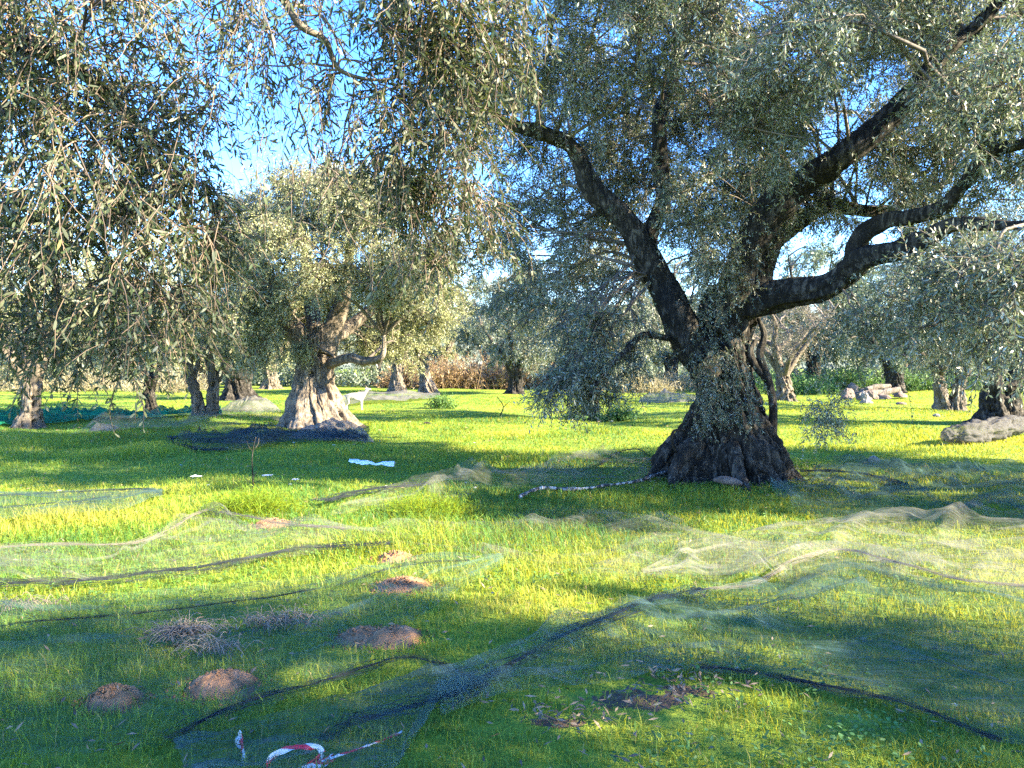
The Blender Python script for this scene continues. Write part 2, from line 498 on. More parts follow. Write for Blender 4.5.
M['twig'] = twig_mat('olive_twig', (0.06, 0.048, 0.04), (0.17, 0.135, 0.105))
M['twig_near'] = twig_mat('olive_twig_near', (0.075, 0.054, 0.045), (0.22, 0.155, 0.11))
GRASS_STOPS = [(0.0, (0.035, 0.12, 0.030)), (0.35, (0.095, 0.22, 0.036)), (0.75, (0.24, 0.31, 0.034)), (0.93, (0.36, 0.36, 0.045)), (1.0, (0.38, 0.31, 0.12))]
M['grass'] = grass_mat('grass_blades', GRASS_STOPS)
M['tuft'] = grass_mat('tuft_blades', [(0.0, (0.06, 0.13, 0.012)), (0.5, (0.14, 0.24, 0.014)), (1.0, (0.24, 0.31, 0.02))])
M['net_grey'] = net_mat('grey_net', (0.30, 0.29, 0.25), 0.02, 0.17)
M['net_dense'] = net_mat('gathered_grey_net', (0.22, 0.21, 0.19), 0.30, 0.80, 5.0)
M['net_thin'] = net_mat('thin_net', (0.10, 0.18, 0.165), 0.05, 0.24)
M['net_shade_teal'] = net_mat('shade_teal_net', (0.075, 0.13, 0.13), 0.10, 0.38)  # net as seen in shade: the skylight's blue-green is put into the colour
M['net_sun_beige'] = net_mat('sun_beige_net', (0.30, 0.29, 0.25), 0.05, 0.28)  # net as seen in sun: the warm light is put into the colour
M['net_deep_shade'] = net_mat('deep_shade_net', (0.055, 0.07, 0.075), 0.20, 0.62, 1.2)  # shadow on the net beside the pale trunk, put into its colour
M['net_green'] = net_mat('bright_green_net', (0.02, 0.22, 0.13), 0.5, 0.9)
M['hem_shaded'] = net_mat('shaded_net_hem', (0.045, 0.055, 0.065), 0.05, 0.75, 5.0)  # gathered net as it looks in shadow, shade put into the colour
M['hem_sunlit'] = net_mat('sunlit_net_hem', (0.30, 0.27, 0.22), 0.05, 0.65, 5.0)  # the same gathered net as sunlit, light put into the colour
M['soil'] = plain_mat('mole_soil', [(0.3, (0.22, 0.115, 0.055)), (0.55, (0.42, 0.225, 0.115)), (0.75, (0.54, 0.32, 0.17))], 9, 0.95, 1.0, 55)
M['stone'] = plain_mat('field_stone', [(0.3, (0.13, 0.12, 0.11)), (0.7, (0.30, 0.28, 0.255))], 5, 0.9, 0.7, 25)
M['stone_brown'] = plain_mat('brown_stone', [(0.3, (0.08, 0.058, 0.048)), (0.7, (0.22, 0.165, 0.135))], 5, 0.9, 0.7, 25)
M['white'] = plain_mat('white_plastic', [(0.3, (0.70, 0.72, 0.74)), (0.7, (0.82, 0.82, 0.82))], 12, 0.5)
M['goat'] = plain_mat('white_goat_coat', [(0.3, (0.22, 0.205, 0.185)), (0.6, (0.36, 0.34, 0.31))], 7, 0.95, 0.4, 60)
M['straw'] = twig_mat('dead_grass', (0.13, 0.10, 0.075), (0.30, 0.235, 0.17))
M['petal'] = twig_mat('white_petal', (0.75, 0.75, 0.72), (0.85, 0.85, 0.82))

# ------------------------------------------------------------------ world, sun, camera
W_ = bpy.data.worlds.new('World'); S.world = W_; W_.use_nodes = True
nt = W_.node_tree; nt.nodes.clear()
sky = nt.nodes.new('ShaderNodeTexSky'); sky.sky_type = 'NISHITA'; sky.sun_disc = False
sky.sun_elevation = SUN_EL; sky.sun_rotation = math.pi / 2 + SUN_AZ
sky.air_density = 1.0; sky.dust_density = 0.15; sky.ozone_density = 3.0; sky.altitude = 1200
bg = nt.nodes.new('ShaderNodeBackground'); bg.inputs[1].default_value = 0.148
ow = nt.nodes.new('ShaderNodeOutputWorld')
hs = nt.nodes.new('ShaderNodeHueSaturation'); hs.inputs['Hue'].default_value = 0.513; hs.inputs['Saturation'].default_value = 1.28; hs.inputs['Value'].default_value = 0.92
nt.links.new(sky.outputs[0], hs.inputs['Color']); nt.links.new(hs.outputs[0], bg.inputs[0]); nt.links.new(bg.outputs[0], ow.inputs[0])
sl = bpy.data.lights.new('sun', 'SUN'); sl.energy = 5.0; sl.angle = math.radians(0.5); sl.color = (1.0, 0.87, 0.60)
so = bpy.data.objects.new('sun', sl); COL.objects.link(so)
so.rotation_euler = Vector(TO_SUN).to_track_quat('Z', 'Y').to_euler()
so.location = (20, -8, 20)
cd = bpy.data.cameras.new('camera'); cam = bpy.data.objects.new('camera', cd); COL.objects.link(cam)
cam.location = (0, 0, CAM_H); cam.rotation_euler = (math.pi / 2 - PITCH, 0, 0)
cd.sensor_fit = 'HORIZONTAL'; cd.sensor_width = 36; cd.lens = 36 * FPX / 1024; cd.clip_end = 3000; cd.clip_start = 0.05
S.camera = cam
S.view_settings.view_transform = 'Standard'; S.view_settings.look = 'None'; S.view_settings.gamma = 1
S.view_settings.exposure = 2.98
cy = S.cycles
cy.max_bounces = 6; cy.diffuse_bounces = 3; cy.glossy_bounces = 2; cy.transmission_bounces = 4; cy.transparent_max_bounces = 12
cy.use_denoising = False; cy.caustics_reflective = False; cy.caustics_refractive = False
cy.sample_clamp_indirect = 6

# ------------------------------------------------------------------ ground
mounds = [  # px, py(base), width px, height px, kind
    (103, 727, 50, 28, 'crumbly'), (211, 714, 68, 27, 'smooth'), (358, 662, 50, 16, 'smooth'), (390, 667, 54, 22, 'smooth'),
    (393, 573, 36, 13, 'smooth'), (400, 608, 52, 14, 'crumbly'), (268, 536, 36, 9, 'smooth')]
mound_xyr = []
for px, py, w, h, kd in mounds:
    g = on_ground(px, py); s = g[1] / FPX
    mound_xyr.append((g[0], g[1] + 0.25 * w * s, 0.5 * w * s))
bare = [(on_ground(640, 722), 0.42, 0.20), (on_ground(690, 712), 0.30, 0.14), (on_ground(185, 655), 0.2, 0.12), (on_ground(560, 745), 0.25, 0.08)]


def ground_m():
    m, nt, out = new_mat('meadow_soil')
    co = objco(nt)
    n1 = noise_tex(nt, 0.35, 5, 0.6, co); n2 = noise_tex(nt, 9, 6, 0.7, co); n3 = noise_tex(nt, 60, 3, 0.7, co)
    c = ramp(nt, n2, [(0.3, (0.055, 0.13, 0.025)), (0.5, (0.18, 0.25, 0.03)), (0.72, (0.30, 0.33, 0.03))])
    c = mixcol(nt, ramp(nt, n1, [(0.55, (0, 0, 0)), (0.75, (0.45, 0.45, 0.45))]), c, (0.20, 0.22, 0.05))
    c = mixcol(nt, ramp(nt, n3, [(0.5, (0, 0, 0)), (0.75, (0.6, 0.6, 0.6))]), c, (0.06, 0.055, 0.025))
    for g, a, b_ in bare:                                          # trodden bare soil
        mp = nt.nodes.new('ShaderNodeMapping'); mp.inputs['Location'].default_value = (-g[0] / (a * 1.2), -g[1] / (b_ * 1.2), 0); mp.inputs['Scale'].default_value = (1 / (a * 1.2), 1 / (b_ * 1.2), 0)
        nt.links.new(co, mp.inputs[0])
        ln = nt.nodes.new('ShaderNodeVectorMath'); ln.operation = 'LENGTH'; nt.links.new(mp.outputs[0], ln.inputs[0])
        ad = nt.nodes.new('ShaderNodeMath'); ad.operation = 'MULTIPLY_ADD'; ad.inputs[1].default_value = 1.2; nt.links.new(n2, ad.inputs[0]); nt.links.new(ln.outputs[1], ad.inputs[2])
        c = mixcol(nt, ramp(nt, ad.outputs[0], [(0.0, (1, 1, 1)), (0.95, (1, 1, 1)), (1.0, (0, 0, 0))]), c, (0.11, 0.075, 0.05))
    p = nt.nodes.new('ShaderNodeBsdfPrincipled'); p.inputs['Roughness'].default_value = 0.95; p.inputs['Specular IOR Level'].default_value = 0.1
    nt.links.new(c, p.inputs['Base Color'])
    b = nt.nodes.new('ShaderNodeBump'); b.inputs['Strength'].default_value = 0.8; b.inputs['Distance'].default_value = 0.05
    nt.links.new(n2, b.inputs['Height']); nt.links.new(b.outputs[0], p.inputs['Normal'])
    nt.links.new(p.outputs[0], out.inputs[0])
    return m


def grid_axis(lo, hi, dense_lo, dense_hi, step):
    a = list(np.arange(dense_lo, dense_hi + 1e-6, step))
    d, x = step, dense_hi
    while x < hi: d *= 1.35; x += d; a.append(min(x, hi))
    d, x = step, dense_lo; b = []
    while x > lo: d *= 1.35; x -= d; b.append(max(x, lo))
    return np.array(b[::-1] + a)


gx = grid_axis(-900, 900, -22, 22, 0.3); gy = grid_axis(-300, 1500, -4, 45, 0.3)
GX, GY = np.meshgrid(gx, gy)
mb = MB()
idx = np.arange(GX.size).reshape(GX.shape)
mb.add(np.stack([GX, GY, gz(GX, GY)], -1).reshape(-1, 3), np.stack([idx[:-1, :-1], idx[:-1, 1:], idx[1:, 1:], idx[1:, :-1]], -1).reshape(-1, 4))
tag(mb.build('ground', ground_m()), kind='structure')

# far hills
mb = MB()
for (x0, x1, y0, hgt, seed) in ((-500, 520, 300, 24, 3), (-700, 700, 460, 44, 8)):
    xs = np.linspace(x0, x1, 120); ts = np.linspace(0, 1, 14)
    X, T = np.meshgrid(xs, ts)
    prof = hgt * (0.45 + 0.9 * fbm(np.stack([X * 0.008, X * 0, X * 0 + seed], -1), 4, seed))
    Z = prof * np.sin(T * math.pi) ** 0.8 - 1.0 + 3 * fbm(np.stack([X * .05, T * 6, X * 0], -1), 3, seed) * np.sin(T * math.pi)
    idx = np.arange(X.size).reshape(X.shape)
    mb.add(np.stack([X, y0 + T * 160, Z], -1).reshape(-1, 3), np.stack([idx[:-1, :-1], idx[:-1, 1:], idx[1:, 1:], idx[1:, :-1]], -1).reshape(-1, 4))
tag(mb.build('hills', plain_mat('hill_scrub', [(0.35, (0.06, 0.085, 0.06)), (0.55, (0.13, 0.15, 0.11)), (0.7, (0.22, 0.21, 0.16))], 0.09, 0.95, 1.0, 0.4, 8)), kind='structure')

# ------------------------------------------------------------------ grass (nobody could count it)
def build_grass():
    rng = np.random.default_rng(11)
    n = 620000
    lo, hi_, e = 2.2, 48.0, 0.42
    u = rng.random(n)
    y = (lo ** e + u * (hi_ ** e - lo ** e)) ** (1 / e)
    half = y * 0.70 + 2.0
    x = rng.uniform(-1, 1, n) * half
    p3 = np.stack([x, y, 0 * x], -1)
    clump = fbm(p3 * 1.3, 3, 4); tall = fbm(p3 * 0.45, 3, 9); fine = vnoise(p3 * 6.0, 31)
    h = (0.018 + 0.060 * clump + 0.15 * np.clip(tall - 0.48, 0, 1) * 2 + 0.025 * fine) * rng.uniform(0.55, 1.3, n)
    h *= np.clip(1.25 - y / 40, .55, 1)
    keep = rng.random(n) < np.clip(1.25 - 1.1 * np.clip(0.42 - fine, 0, 1) * 2, 0.25, 1)
    for mx, my, mr in mound_xyr:
        q = np.hypot((x - mx) / (mr * 0.92), (y - my) / (mr * 0.72)); keep &= q > 1
        h = np.where(q < 1.5, h * 0.75, h)
    for g, a, b in bare:
        q = np.hypot((x - g[0]) / a, (y - g[1]) / b) + 0.5 * (fine - 0.5)
        keep &= (q > 1) | (rng.random(n) < 0.42); h = np.where(q < 1, h * 0.5, h)
    lng = (rng.random(n) < .045 * np.clip((fbm(p3 * .9, 3, 61) - .48) * 6, 0, 1)) & (y < 20)
    h = np.where(lng, np.maximum(h, rng.uniform(.07, .15, n)), h)
    x, y, h, clump, tall, fine = (a[keep] for a in (x, y, h, clump, tall, fine)); n = len(x)
    w = 0.0038 * np.maximum(1, y / 3.2) ** 0.72 * rng.uniform(0.6, 1.4, n)
    az = rng.uniform(0, 2 * math.pi, n); bend = rng.uniform(0.2, 1.1, n) * h
    dx, dy = np.cos(az), np.sin(az)
    fa = az + math.pi / 2 + rng.normal(0, 0.5, n)
    sx, sy = np.cos(fa) * w / 2, np.sin(fa) * w / 2
    z0 = gz(x, y) - 0.01
    b0 = np.stack([x - sx, y - sy, z0], -1); b1 = np.stack([x + sx, y + sy, z0], -1)
    mxp, myp, mz = x + dx * bend * 0.3, y + dy * bend * 0.3, z0 + h * 0.62
    m0 = np.stack([mxp - sx * .8, myp - sy * .8, mz], -1); m1 = np.stack([mxp + sx * .8, myp + sy * .8, mz], -1)
    tp = np.stack([x + dx * bend, y + dy * bend, z0 + h * rng.uniform(0.75, 1.0, n)], -1)
    V = np.stack([b0, b1, m1, m0, tp], 1).reshape(-1, 3)
    b = np.arange(n)[:, None] * 5
    big = fbm(np.stack([x, y, 0 * x], -1) * 0.5, 3, 77)
    mid_ = fbm(np.stack([x, y, 0 * x + 5], -1) * 1.7, 3, 78)
    col = np.clip(0.40 + 1.5 * (big - 0.5) + 1.0 * (mid_ - .5) + 0.4 * (clump - 0.5) + rng.normal(0, 0.19, n), 0, 0.95)
    dry = rng.random(n) < 0.02 + .25 * np.clip(mid_ - .58, 0, 1); col = np.where(dry, 1.0, col)
    m = MB(); m.add(V, b + np.array([[0, 1, 2, 3]]), col)
    m.f.append(b + np.array([[3, 2, 4]])); m.r.append(col)
    return m.build('grass', M['grass'])


def litter():
    r = np.random.default_rng(91); m = MB()
    n = 3600; y = 2.4 + 26 * r.random(n) ** 1.5; x = r.uniform(-1, 1, n) * (y * .7 + 1.5)
    a = r.uniform(0, 6.28, 2600); q = .6 + np.abs(r.normal(0, .8, 2600)); x = np.concatenate([x, 3.0 + q * np.cos(a)]); y = np.concatenate([y, 10.9 + q * np.sin(a)])
    for g, aa, bb in bare:
        k = 110; x = np.concatenate([x, g[0] + r.normal(0, aa * .6, k)]); y = np.concatenate([y, g[1] + r.normal(0, bb * .7, k)])
    n = len(x); d = np.stack([r.normal(0, 1, n), r.normal(0, 1, n), r.normal(0, .25, n)], -1)
    add_leaves(m, np.stack([x, y, gz(x, y) + r.uniform(.012, .10, n)], -1), d, r.uniform(.03, .06, n) * np.maximum(1, y / 9), r.uniform(.008, .014, n) * np.maximum(1, y / 9), r, flat=.5)
    return m.build('fallen_leaves', M['litter'])


def weeds():
    r = np.random.default_rng(92); m = MB(); k = 5200
    y = 2.4 + 13 * r.random(k) ** 1.4; x = r.uniform(-1, 1, k) * (y * .7 + 1.2)
    w = fbm(np.stack([x, y, 0 * x], -1) * .9, 3, 15); ok = w > .47; x, y = x[ok], y[ok]; k = len(x)
    ok = np.ones(k, bool)
    for mx, my, mr in mound_xyr: ok &= np.hypot((x - mx) / mr, (y - my) / mr) > 1
    x, y = x[ok], y[ok]; k = len(x)
    sh = r.random(k)
    for j in range(7):
        a = r.uniform(0, 6.28, k); rad = r.uniform(.0, .045, k)
        pos = np.stack([x + rad * np.cos(a), y + rad * np.sin(a), gz(x, y) + r.uniform(.02, .07, k)], -1)
        d = np.stack([np.cos(a), np.sin(a), r.uniform(-.1, .6, k)], -1)
        add_leaves(m, pos, d, r.uniform(.014, .034, k), r.uniform(.009, .018, k), r, True, .35, np.clip(sh + r.normal(0, .15, k), 0, .85))
    return m.build('weeds', M['leaf_weed'])


M['litter'] = twig_mat('dead_leaf', (0.06, 0.04, 0.028), (0.24, 0.175, 0.11))
tag(litter(), 'dry brown olive leaves fallen in the grass', 'fallen leaves', kind='stuff')
tag(weeds(), 'low broad-leaved weeds mixed into the near grass', 'weeds', kind='stuff')
tag(build_grass(), 'short bright green meadow grass covering the whole grove floor', 'grass', kind='stuff')

# ------------------------------------------------------------------ the big olive in front
rng = np.random.default_rng(5)
TREE_GROUP = 'olive trees of the grove'


def rows(lst):
    """px,py,depth,radius in pixels -> x,y,z,radius in metres"""
    out = []
    for px, py, Y, r in lst:
        p = at(px, py, Y); out.append((*p, r * Y / FPX))
    return np.array(out)


Y0 = 10.9
mb0 = on_ground(728, 484); BX, BY = mb0[0], Y0
base = np.array([BX, BY, float(gz(BX, BY))])
main = empty('olive_tree', base)
tag(main, 'huge old olive with dark flaring trunk and spreading black limbs, nearest in view', 'tree', TREE_GROUP)
mb = MB()
prof = []
for py, cxp, wpx, dep in ((492, 727, 122, 0.95), (470, 727, 116, 0.95), (450, 727, 106, 0.9), (425, 728, 78, 0.85), (400, 728, 60, 0.8), (375, 725, 52, 0.72),
                          (350, 720, 52, 0.66), (325, 722, 52, 0.62), (300, 726, 44, 0.55), (285, 728, 30, 0.35)):
    p = at(cxp, py, Y0); prof.append((p[2], p[0], p[1], wpx / 2 * Y0 / FPX, wpx / 2 * Y0 / FPX * 0.92))
trunk_mb(mb, prof, 170, 220, seed=4, lobes=0.20, flare=0.20, fine=0.085, twist=0.35, lobe_freq=2.1)
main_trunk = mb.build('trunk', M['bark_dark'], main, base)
limbs = {
    'left': [(712, 372, 10.8, 22), (694, 345, 10.75, 21), (672, 308, 10.7, 19), (664, 280, 10.7, 18), (645, 250, 10.65, 15), (624, 218, 10.6, 14), (598, 188, 10.5, 13), (572, 153, 10.4, 10), (540, 133, 10.3, 9), (508, 122, 10.2, 7), (470, 100, 10.1, 4)],
    'stub': [(652, 262, 10.7, 9), (655, 235, 10.8, 11), (660, 205, 10.85, 9), (660, 165, 10.9, 10), (664, 120, 10.9, 9), (668, 80, 11.0, 7), (676, 30, 11.1, 5), (690, -30, 11.2, 3)],
    'upper': [(726, 330, 10.75, 22), (734, 285, 10.6, 21), (738, 255, 10.5, 20), (760, 226, 10.3, 20), (793, 196, 10.1, 19), (822, 172, 9.9, 17), (852, 148, 9.7, 14), (885, 118, 9.6, 13), (918, 88, 9.4, 12), (945, 55, 9.3, 10), (972, 32, 9.2, 8), (1010, -10, 9.0, 5)],
    'behind': [(745, 320, 11.2, 16), (757, 285, 11.4, 16), (768, 252, 11.5, 14), (788, 226, 11.6, 12), (822, 205, 11.8, 9), (855, 207, 12.0, 8), (890, 212, 12.2, 6), (950, 180, 12.5, 3)],
    'right': [(728, 312, 10.7, 20), (755, 302, 10.5, 19), (788, 295, 10.2, 17), (822, 290, 9.9, 17), (848, 276, 9.6, 15), (866, 262, 9.3, 13), (895, 252, 9.0, 12), (925, 242, 8.6, 12), (955, 228, 8.2, 9), (990, 219, 7.8, 8), (1040, 222, 7.3, 6), (1120, 200, 6.6, 4)],
    'right_upper': [(852, 274, 9.6, 10), (860, 240, 9.5, 11), (882, 222, 9.3, 10), (908, 213, 9.0, 9), (940, 205, 8.7, 9), (968, 178, 8.4, 9), (1000, 156, 8.1, 8), (1040, 135, 7.8, 6), (1110, 90, 7.4, 4)],
    'left_low': [(668, 338, 10.6, 4), (645, 334, 10.3, 4), (622, 346, 10.0, 4), (606, 370, 9.7, 3), (590, 395, 9.5, 2)],
    'rear_stem': [(750, 430, 11.6, 9), (748, 395, 11.7, 8), (747, 360, 11.7, 7), (753, 325, 11.6, 7), (765, 295, 11.5, 7)],
}
anch = []
for i, (k, l) in enumerate(limbs.items()):
    lr = rows(l); lr[:, 3] *= .76; lr[1:-1, :3] += np.random.default_rng(40 + i).normal(0, .05, (len(lr) - 2, 3))
    m = MB(); P = limb_mb(m, lr, 110 if len(l) > 6 else 50, 32, 0.38, seed=20 + i)
    m.build('limb', M['bark_grey'] if k in ('rear_stem',) else M['bark_dark'], main, base)
    if k not in ('rear_stem', 'left_low'): anch.append(P[len(P) // 3:])
anch_main = np.concatenate(anch)
# surface roots running out from the flare
rr5 = np.random.default_rng(77)
for k, az in enumerate((-2.85, -2.35, -1.5, -.95, -.15)):
    d = np.array([math.cos(az), math.sin(az)]); L0 = rr5.uniform(.5, .95)
    pts = []
    for t in (0, .3, .6, 1):
        p = np.array([BX, BY]) + d * (.42 + L0 * t) + rr5.normal(0, .05, 2) * t
        pts.append((p[0], p[1], float(gz(*p)) + (.42, .16, .05, -.05)[int(t * 3 + .1)], (.11, .08, .055, .025)[int(t * 3 + .1)] * (.65, 1.25, .8, 1.35, .9)[k]))
    m = MB(); limb_mb(m, np.array(pts), 60, 22, .65, 500 + k); m.build('root', M['bark_dark'], main_trunk, base)
# suckers at the right foot
m = MB()
limb_mb(m, rows([(772, 434, 10.7, 5), (773, 405, 10.7, 4.2), (768, 380, 10.7, 4), (760, 356, 10.7, 3.6), (764, 335, 10.7, 3), (758, 318, 10.7, 1.6)]), 30, 10, 0.2, 61)
limb_mb(m, rows([(767, 380, 10.7, 3.5), (756, 366, 10.7, 3.5), (750, 352, 10.7, 3), (756, 340, 10.7, 2)]), 20, 8, 0.2, 62)
m.build('sucker_stem', M['bark_dark'], main_trunk, base)
m = MB()
limb_mb(m, rows([(676, 452, 10.3, 1.6), (672, 440, 10.2, 1.5), (674, 431, 10.2, 1.4), (685, 430, 10.3, 1.3)]), 20, 6, 0.1, 63)
m.build('root_shoot', M['bark_dark'], main_trunk, base)

# crown clumps
limb_px = [np.array([(a, b) for a, b, *_ in spline(np.array(l), 40)]) for k, l in limbs.items() if k in ('left', 'upper', 'right', 'stub', 'right_upper')]
limb_pts_px = np.concatenate(limb_px)


def to_px(p):
    v = p - np.array([0, 0, CAM_H]); d = v @ FWD
    return 512 + FPX * v[..., 0] / d, 384 - FPX * (v @ UPV) / d


clumps = []
c0 = np.array([BX + 0.3, 10.6, 5.5])
tries = 0
while len(clumps) < 120 and tries < 6000:
    tries += 1
    u = norm(rng.normal(0, 1, 3)) * (0.45 + 0.55 * rng.random())
    p = c0 + u * np.array([5.4, 4.6, 3.3])
    if p[2] < 3.4: continue
    px, py = to_px(p)
    near = np.hypot(limb_pts_px[:, 0] - px, limb_pts_px[:, 1] - py).min()
    if p[1] < 10.6 and near < 62: continue
    if px < 500 + 0.25 * max(0, 200 - py) and p[1] < 13: continue
    if 750 < px < 850 and 215 < py < 300: continue
    r = rng.uniform(0.65, 1.05)
    clumps.append((*p, r, r, r * 0.75))
for px, py, Y, r, dn in ((540, 250, 10.8, 0.8, .8), (590, 230, 11.5, 0.8, .7), (620, 300, 11, 0.55, .8), (560, 330, 10, .6, .7), (585, 375, 9.8, .5, .75), (600, 330, 9.9, .55, .7), (565, 385, 10.2, .4, .7), (592, 400, 9.9, .25, .6),
                         (550, 400, 9.7, .35, .8), (640, 370, 10.2, .45, .5), (520, 290, 11.5, .8, .8), (500, 235, 11.5, .8, .8), (470, 260, 12, .7, .6), (540, 170, 12.2, .9, 1), (580, 210, 12.4, .9, 1), (500, 180, 12.3, .8, .9), (530, 120, 12.0, .9, 1), (640, 190, 12.6, .9, 1), (610, 260, 12.4, .9, .9), (560, 290, 12.2, .8, .8), (700, 140, 12.5, .9, 1), (520, 330, 12.0, .7, .7),
                         (490, 85, 10.3, .7, 1), (470, 130, 10.7, .7, 1), (455, 95, 10.2, .7, 1), (505, 55, 10.1, .7, 1), (440, 60, 10.3, .7, 1), (700, 230, 10.3, .5, .55), (715, 270, 10.2, .4, .7), (690, 200, 10.4, .5, .5), (600, 90, 9.6, .8, 1.1), (540, 60, 9.6, .8, 1.1), (690, 60, 9.5, .8, 1.1), (760, 90, 9.2, .8, 1.1), (800, 50, 8.6, .8, 1.2),
                         (880, 30, 7.8, .7, 1.1), (960, 120, 7.8, .6, .8), (760, 150, 9.5, .6, .8), (640, 20, 9, .8, 1.2), (990, 60, 7.0, .7, 1.0), (720, 10, 8.5, .8, 1.2), (560, 10, 9.0, .8, 1.2),
                         (930, 330, 7.6, .55, .9), (985, 300, 7.0, .55, 1.0), (1010, 340, 6.6, .5, .9), (960, 275, 7.2, .45, .9), (1040, 290, 6.5, .6, .9), (890, 310, 8.4, .4, .5), (870, 330, 9.0, .4, .4),
                         (900, 190, 9.6, .5, .6), (1000, 100, 9.6, .8, .8), (1000, 200, 10.5, .7, .6), (940, 165, 10.8, .6, .5), (850, 245, 10.5, .4, .3)):
    p = at(px, py, Y); clumps.append((*p, r, r, r * 0.85, dn))
for q in ((5.7, 8.1, 4.2), (5.9, 8.0, 5.0), (6.4, 7.9, 4.6), (6.6, 7.7, 5.4), (5.5, 8.3, 3.6), (7.0, 7.6, 4.5), (6.1, 7.9, 5.8), (7.3, 7.4, 5.6)):  # foliage added beyond the right frame edge to shade trunk and hanging clumps
    clumps.append((*q, .8, .8, .65, 1.2))
leaf, wood = MB(), MB()
grow_crown(leaf, wood, clumps, anch_main, rng, n_tert=14, n_twig=14, twig_len=0.36, npairs=7, L=0.084, W=0.0175, droop=0.10, sec_r=0.020, ter_r=0.010, twig_r=0.0034)
# leafy shoots sprouting on the trunk and limbs
roots, dirs = [], []
for px0, px1, py0, py1, Y, cnt in ((690, 735, 225, 420, 10.25, 230), (700, 760, 355, 420, 10.1, 90), (725, 760, 200, 290, 10.2, 80)):
    for _ in range(cnt):
        roots.append(at(rng.uniform(px0, px1), rng.uniform(py0, py1), Y + rng.uniform(-.1, .25))); dirs.append((rng.normal(0, .5), -0.6 + rng.normal(0, .3), -0.35 + rng.normal(0, .4)))
for _ in range(380):
    P = anch_main[rng.integers(len(anch_main))]
    roots.append(P); dirs.append(rng.normal(0, 1, 3) + np.array([0, -.2, .1]))
grow_twigs(leaf, wood, np.array(roots), np.array(dirs), 0.38 * rng.uniform(.5, 1.3, len(roots)), rng, 5, .22, .2, 9, .06, .014, .0028)
# the drooping spray to the right of the trunk
hang = [(838, 285, 9.7, 1.6), (830, 320, 9.5, 1.2), (821, 352, 9.4, 1.0), (827, 392, 9.4, .9), (822, 432, 9.4, .5)]
hr = np.array([at(838 + 5 * k, 284, 9.75 - .1 * k) for k in range(5)])
grow_twigs(leaf, wood, hr, np.array([(-.25 + .08 * k, -.3, -.8) for k in range(5)]), np.array([1.9, 1.5, 2.05, 1.2, 1.7]), rng, 14, .16, .22, 24, .06, .016, .0045, keep=.6)
rt = [at(824 + rng.normal(0, 11), rng.uniform(395, 435), 9.4 + rng.normal(0, .2)) for _ in range(150)] + [at(824 + rng.normal(0, 14), rng.uniform(310, 385), 9.4 + rng.normal(0, .2)) for _ in range(60)]
grow_twigs(leaf, wood, np.array(rt), rng.normal(0, .6, (len(rt), 3)) + np.array([0, 0, -.2]), .26 * rng.uniform(.5, 1.2, len(rt)), rng, 4, .25, .2, 6, .055, .015, .002)
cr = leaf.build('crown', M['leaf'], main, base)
wood.build('branches', M['twig'], cr, base)

# ------------------------------------------------------------------ generic olive
def dome_clumps(rng, c, R, n, rmin, rmax, zmin, shell=0.55, squash=0.8):
    out = []
    while len(out) < n:
        u = norm(rng.normal(0, 1, 3)) * (shell + (1 - shell) * rng.random())
        p = np.asarray(c) + u * np.asarray(R)
        if p[2] < zmin: continue
        r = rng.uniform(rmin, rmax); out.append((*p, r, r, r * squash))
    return out


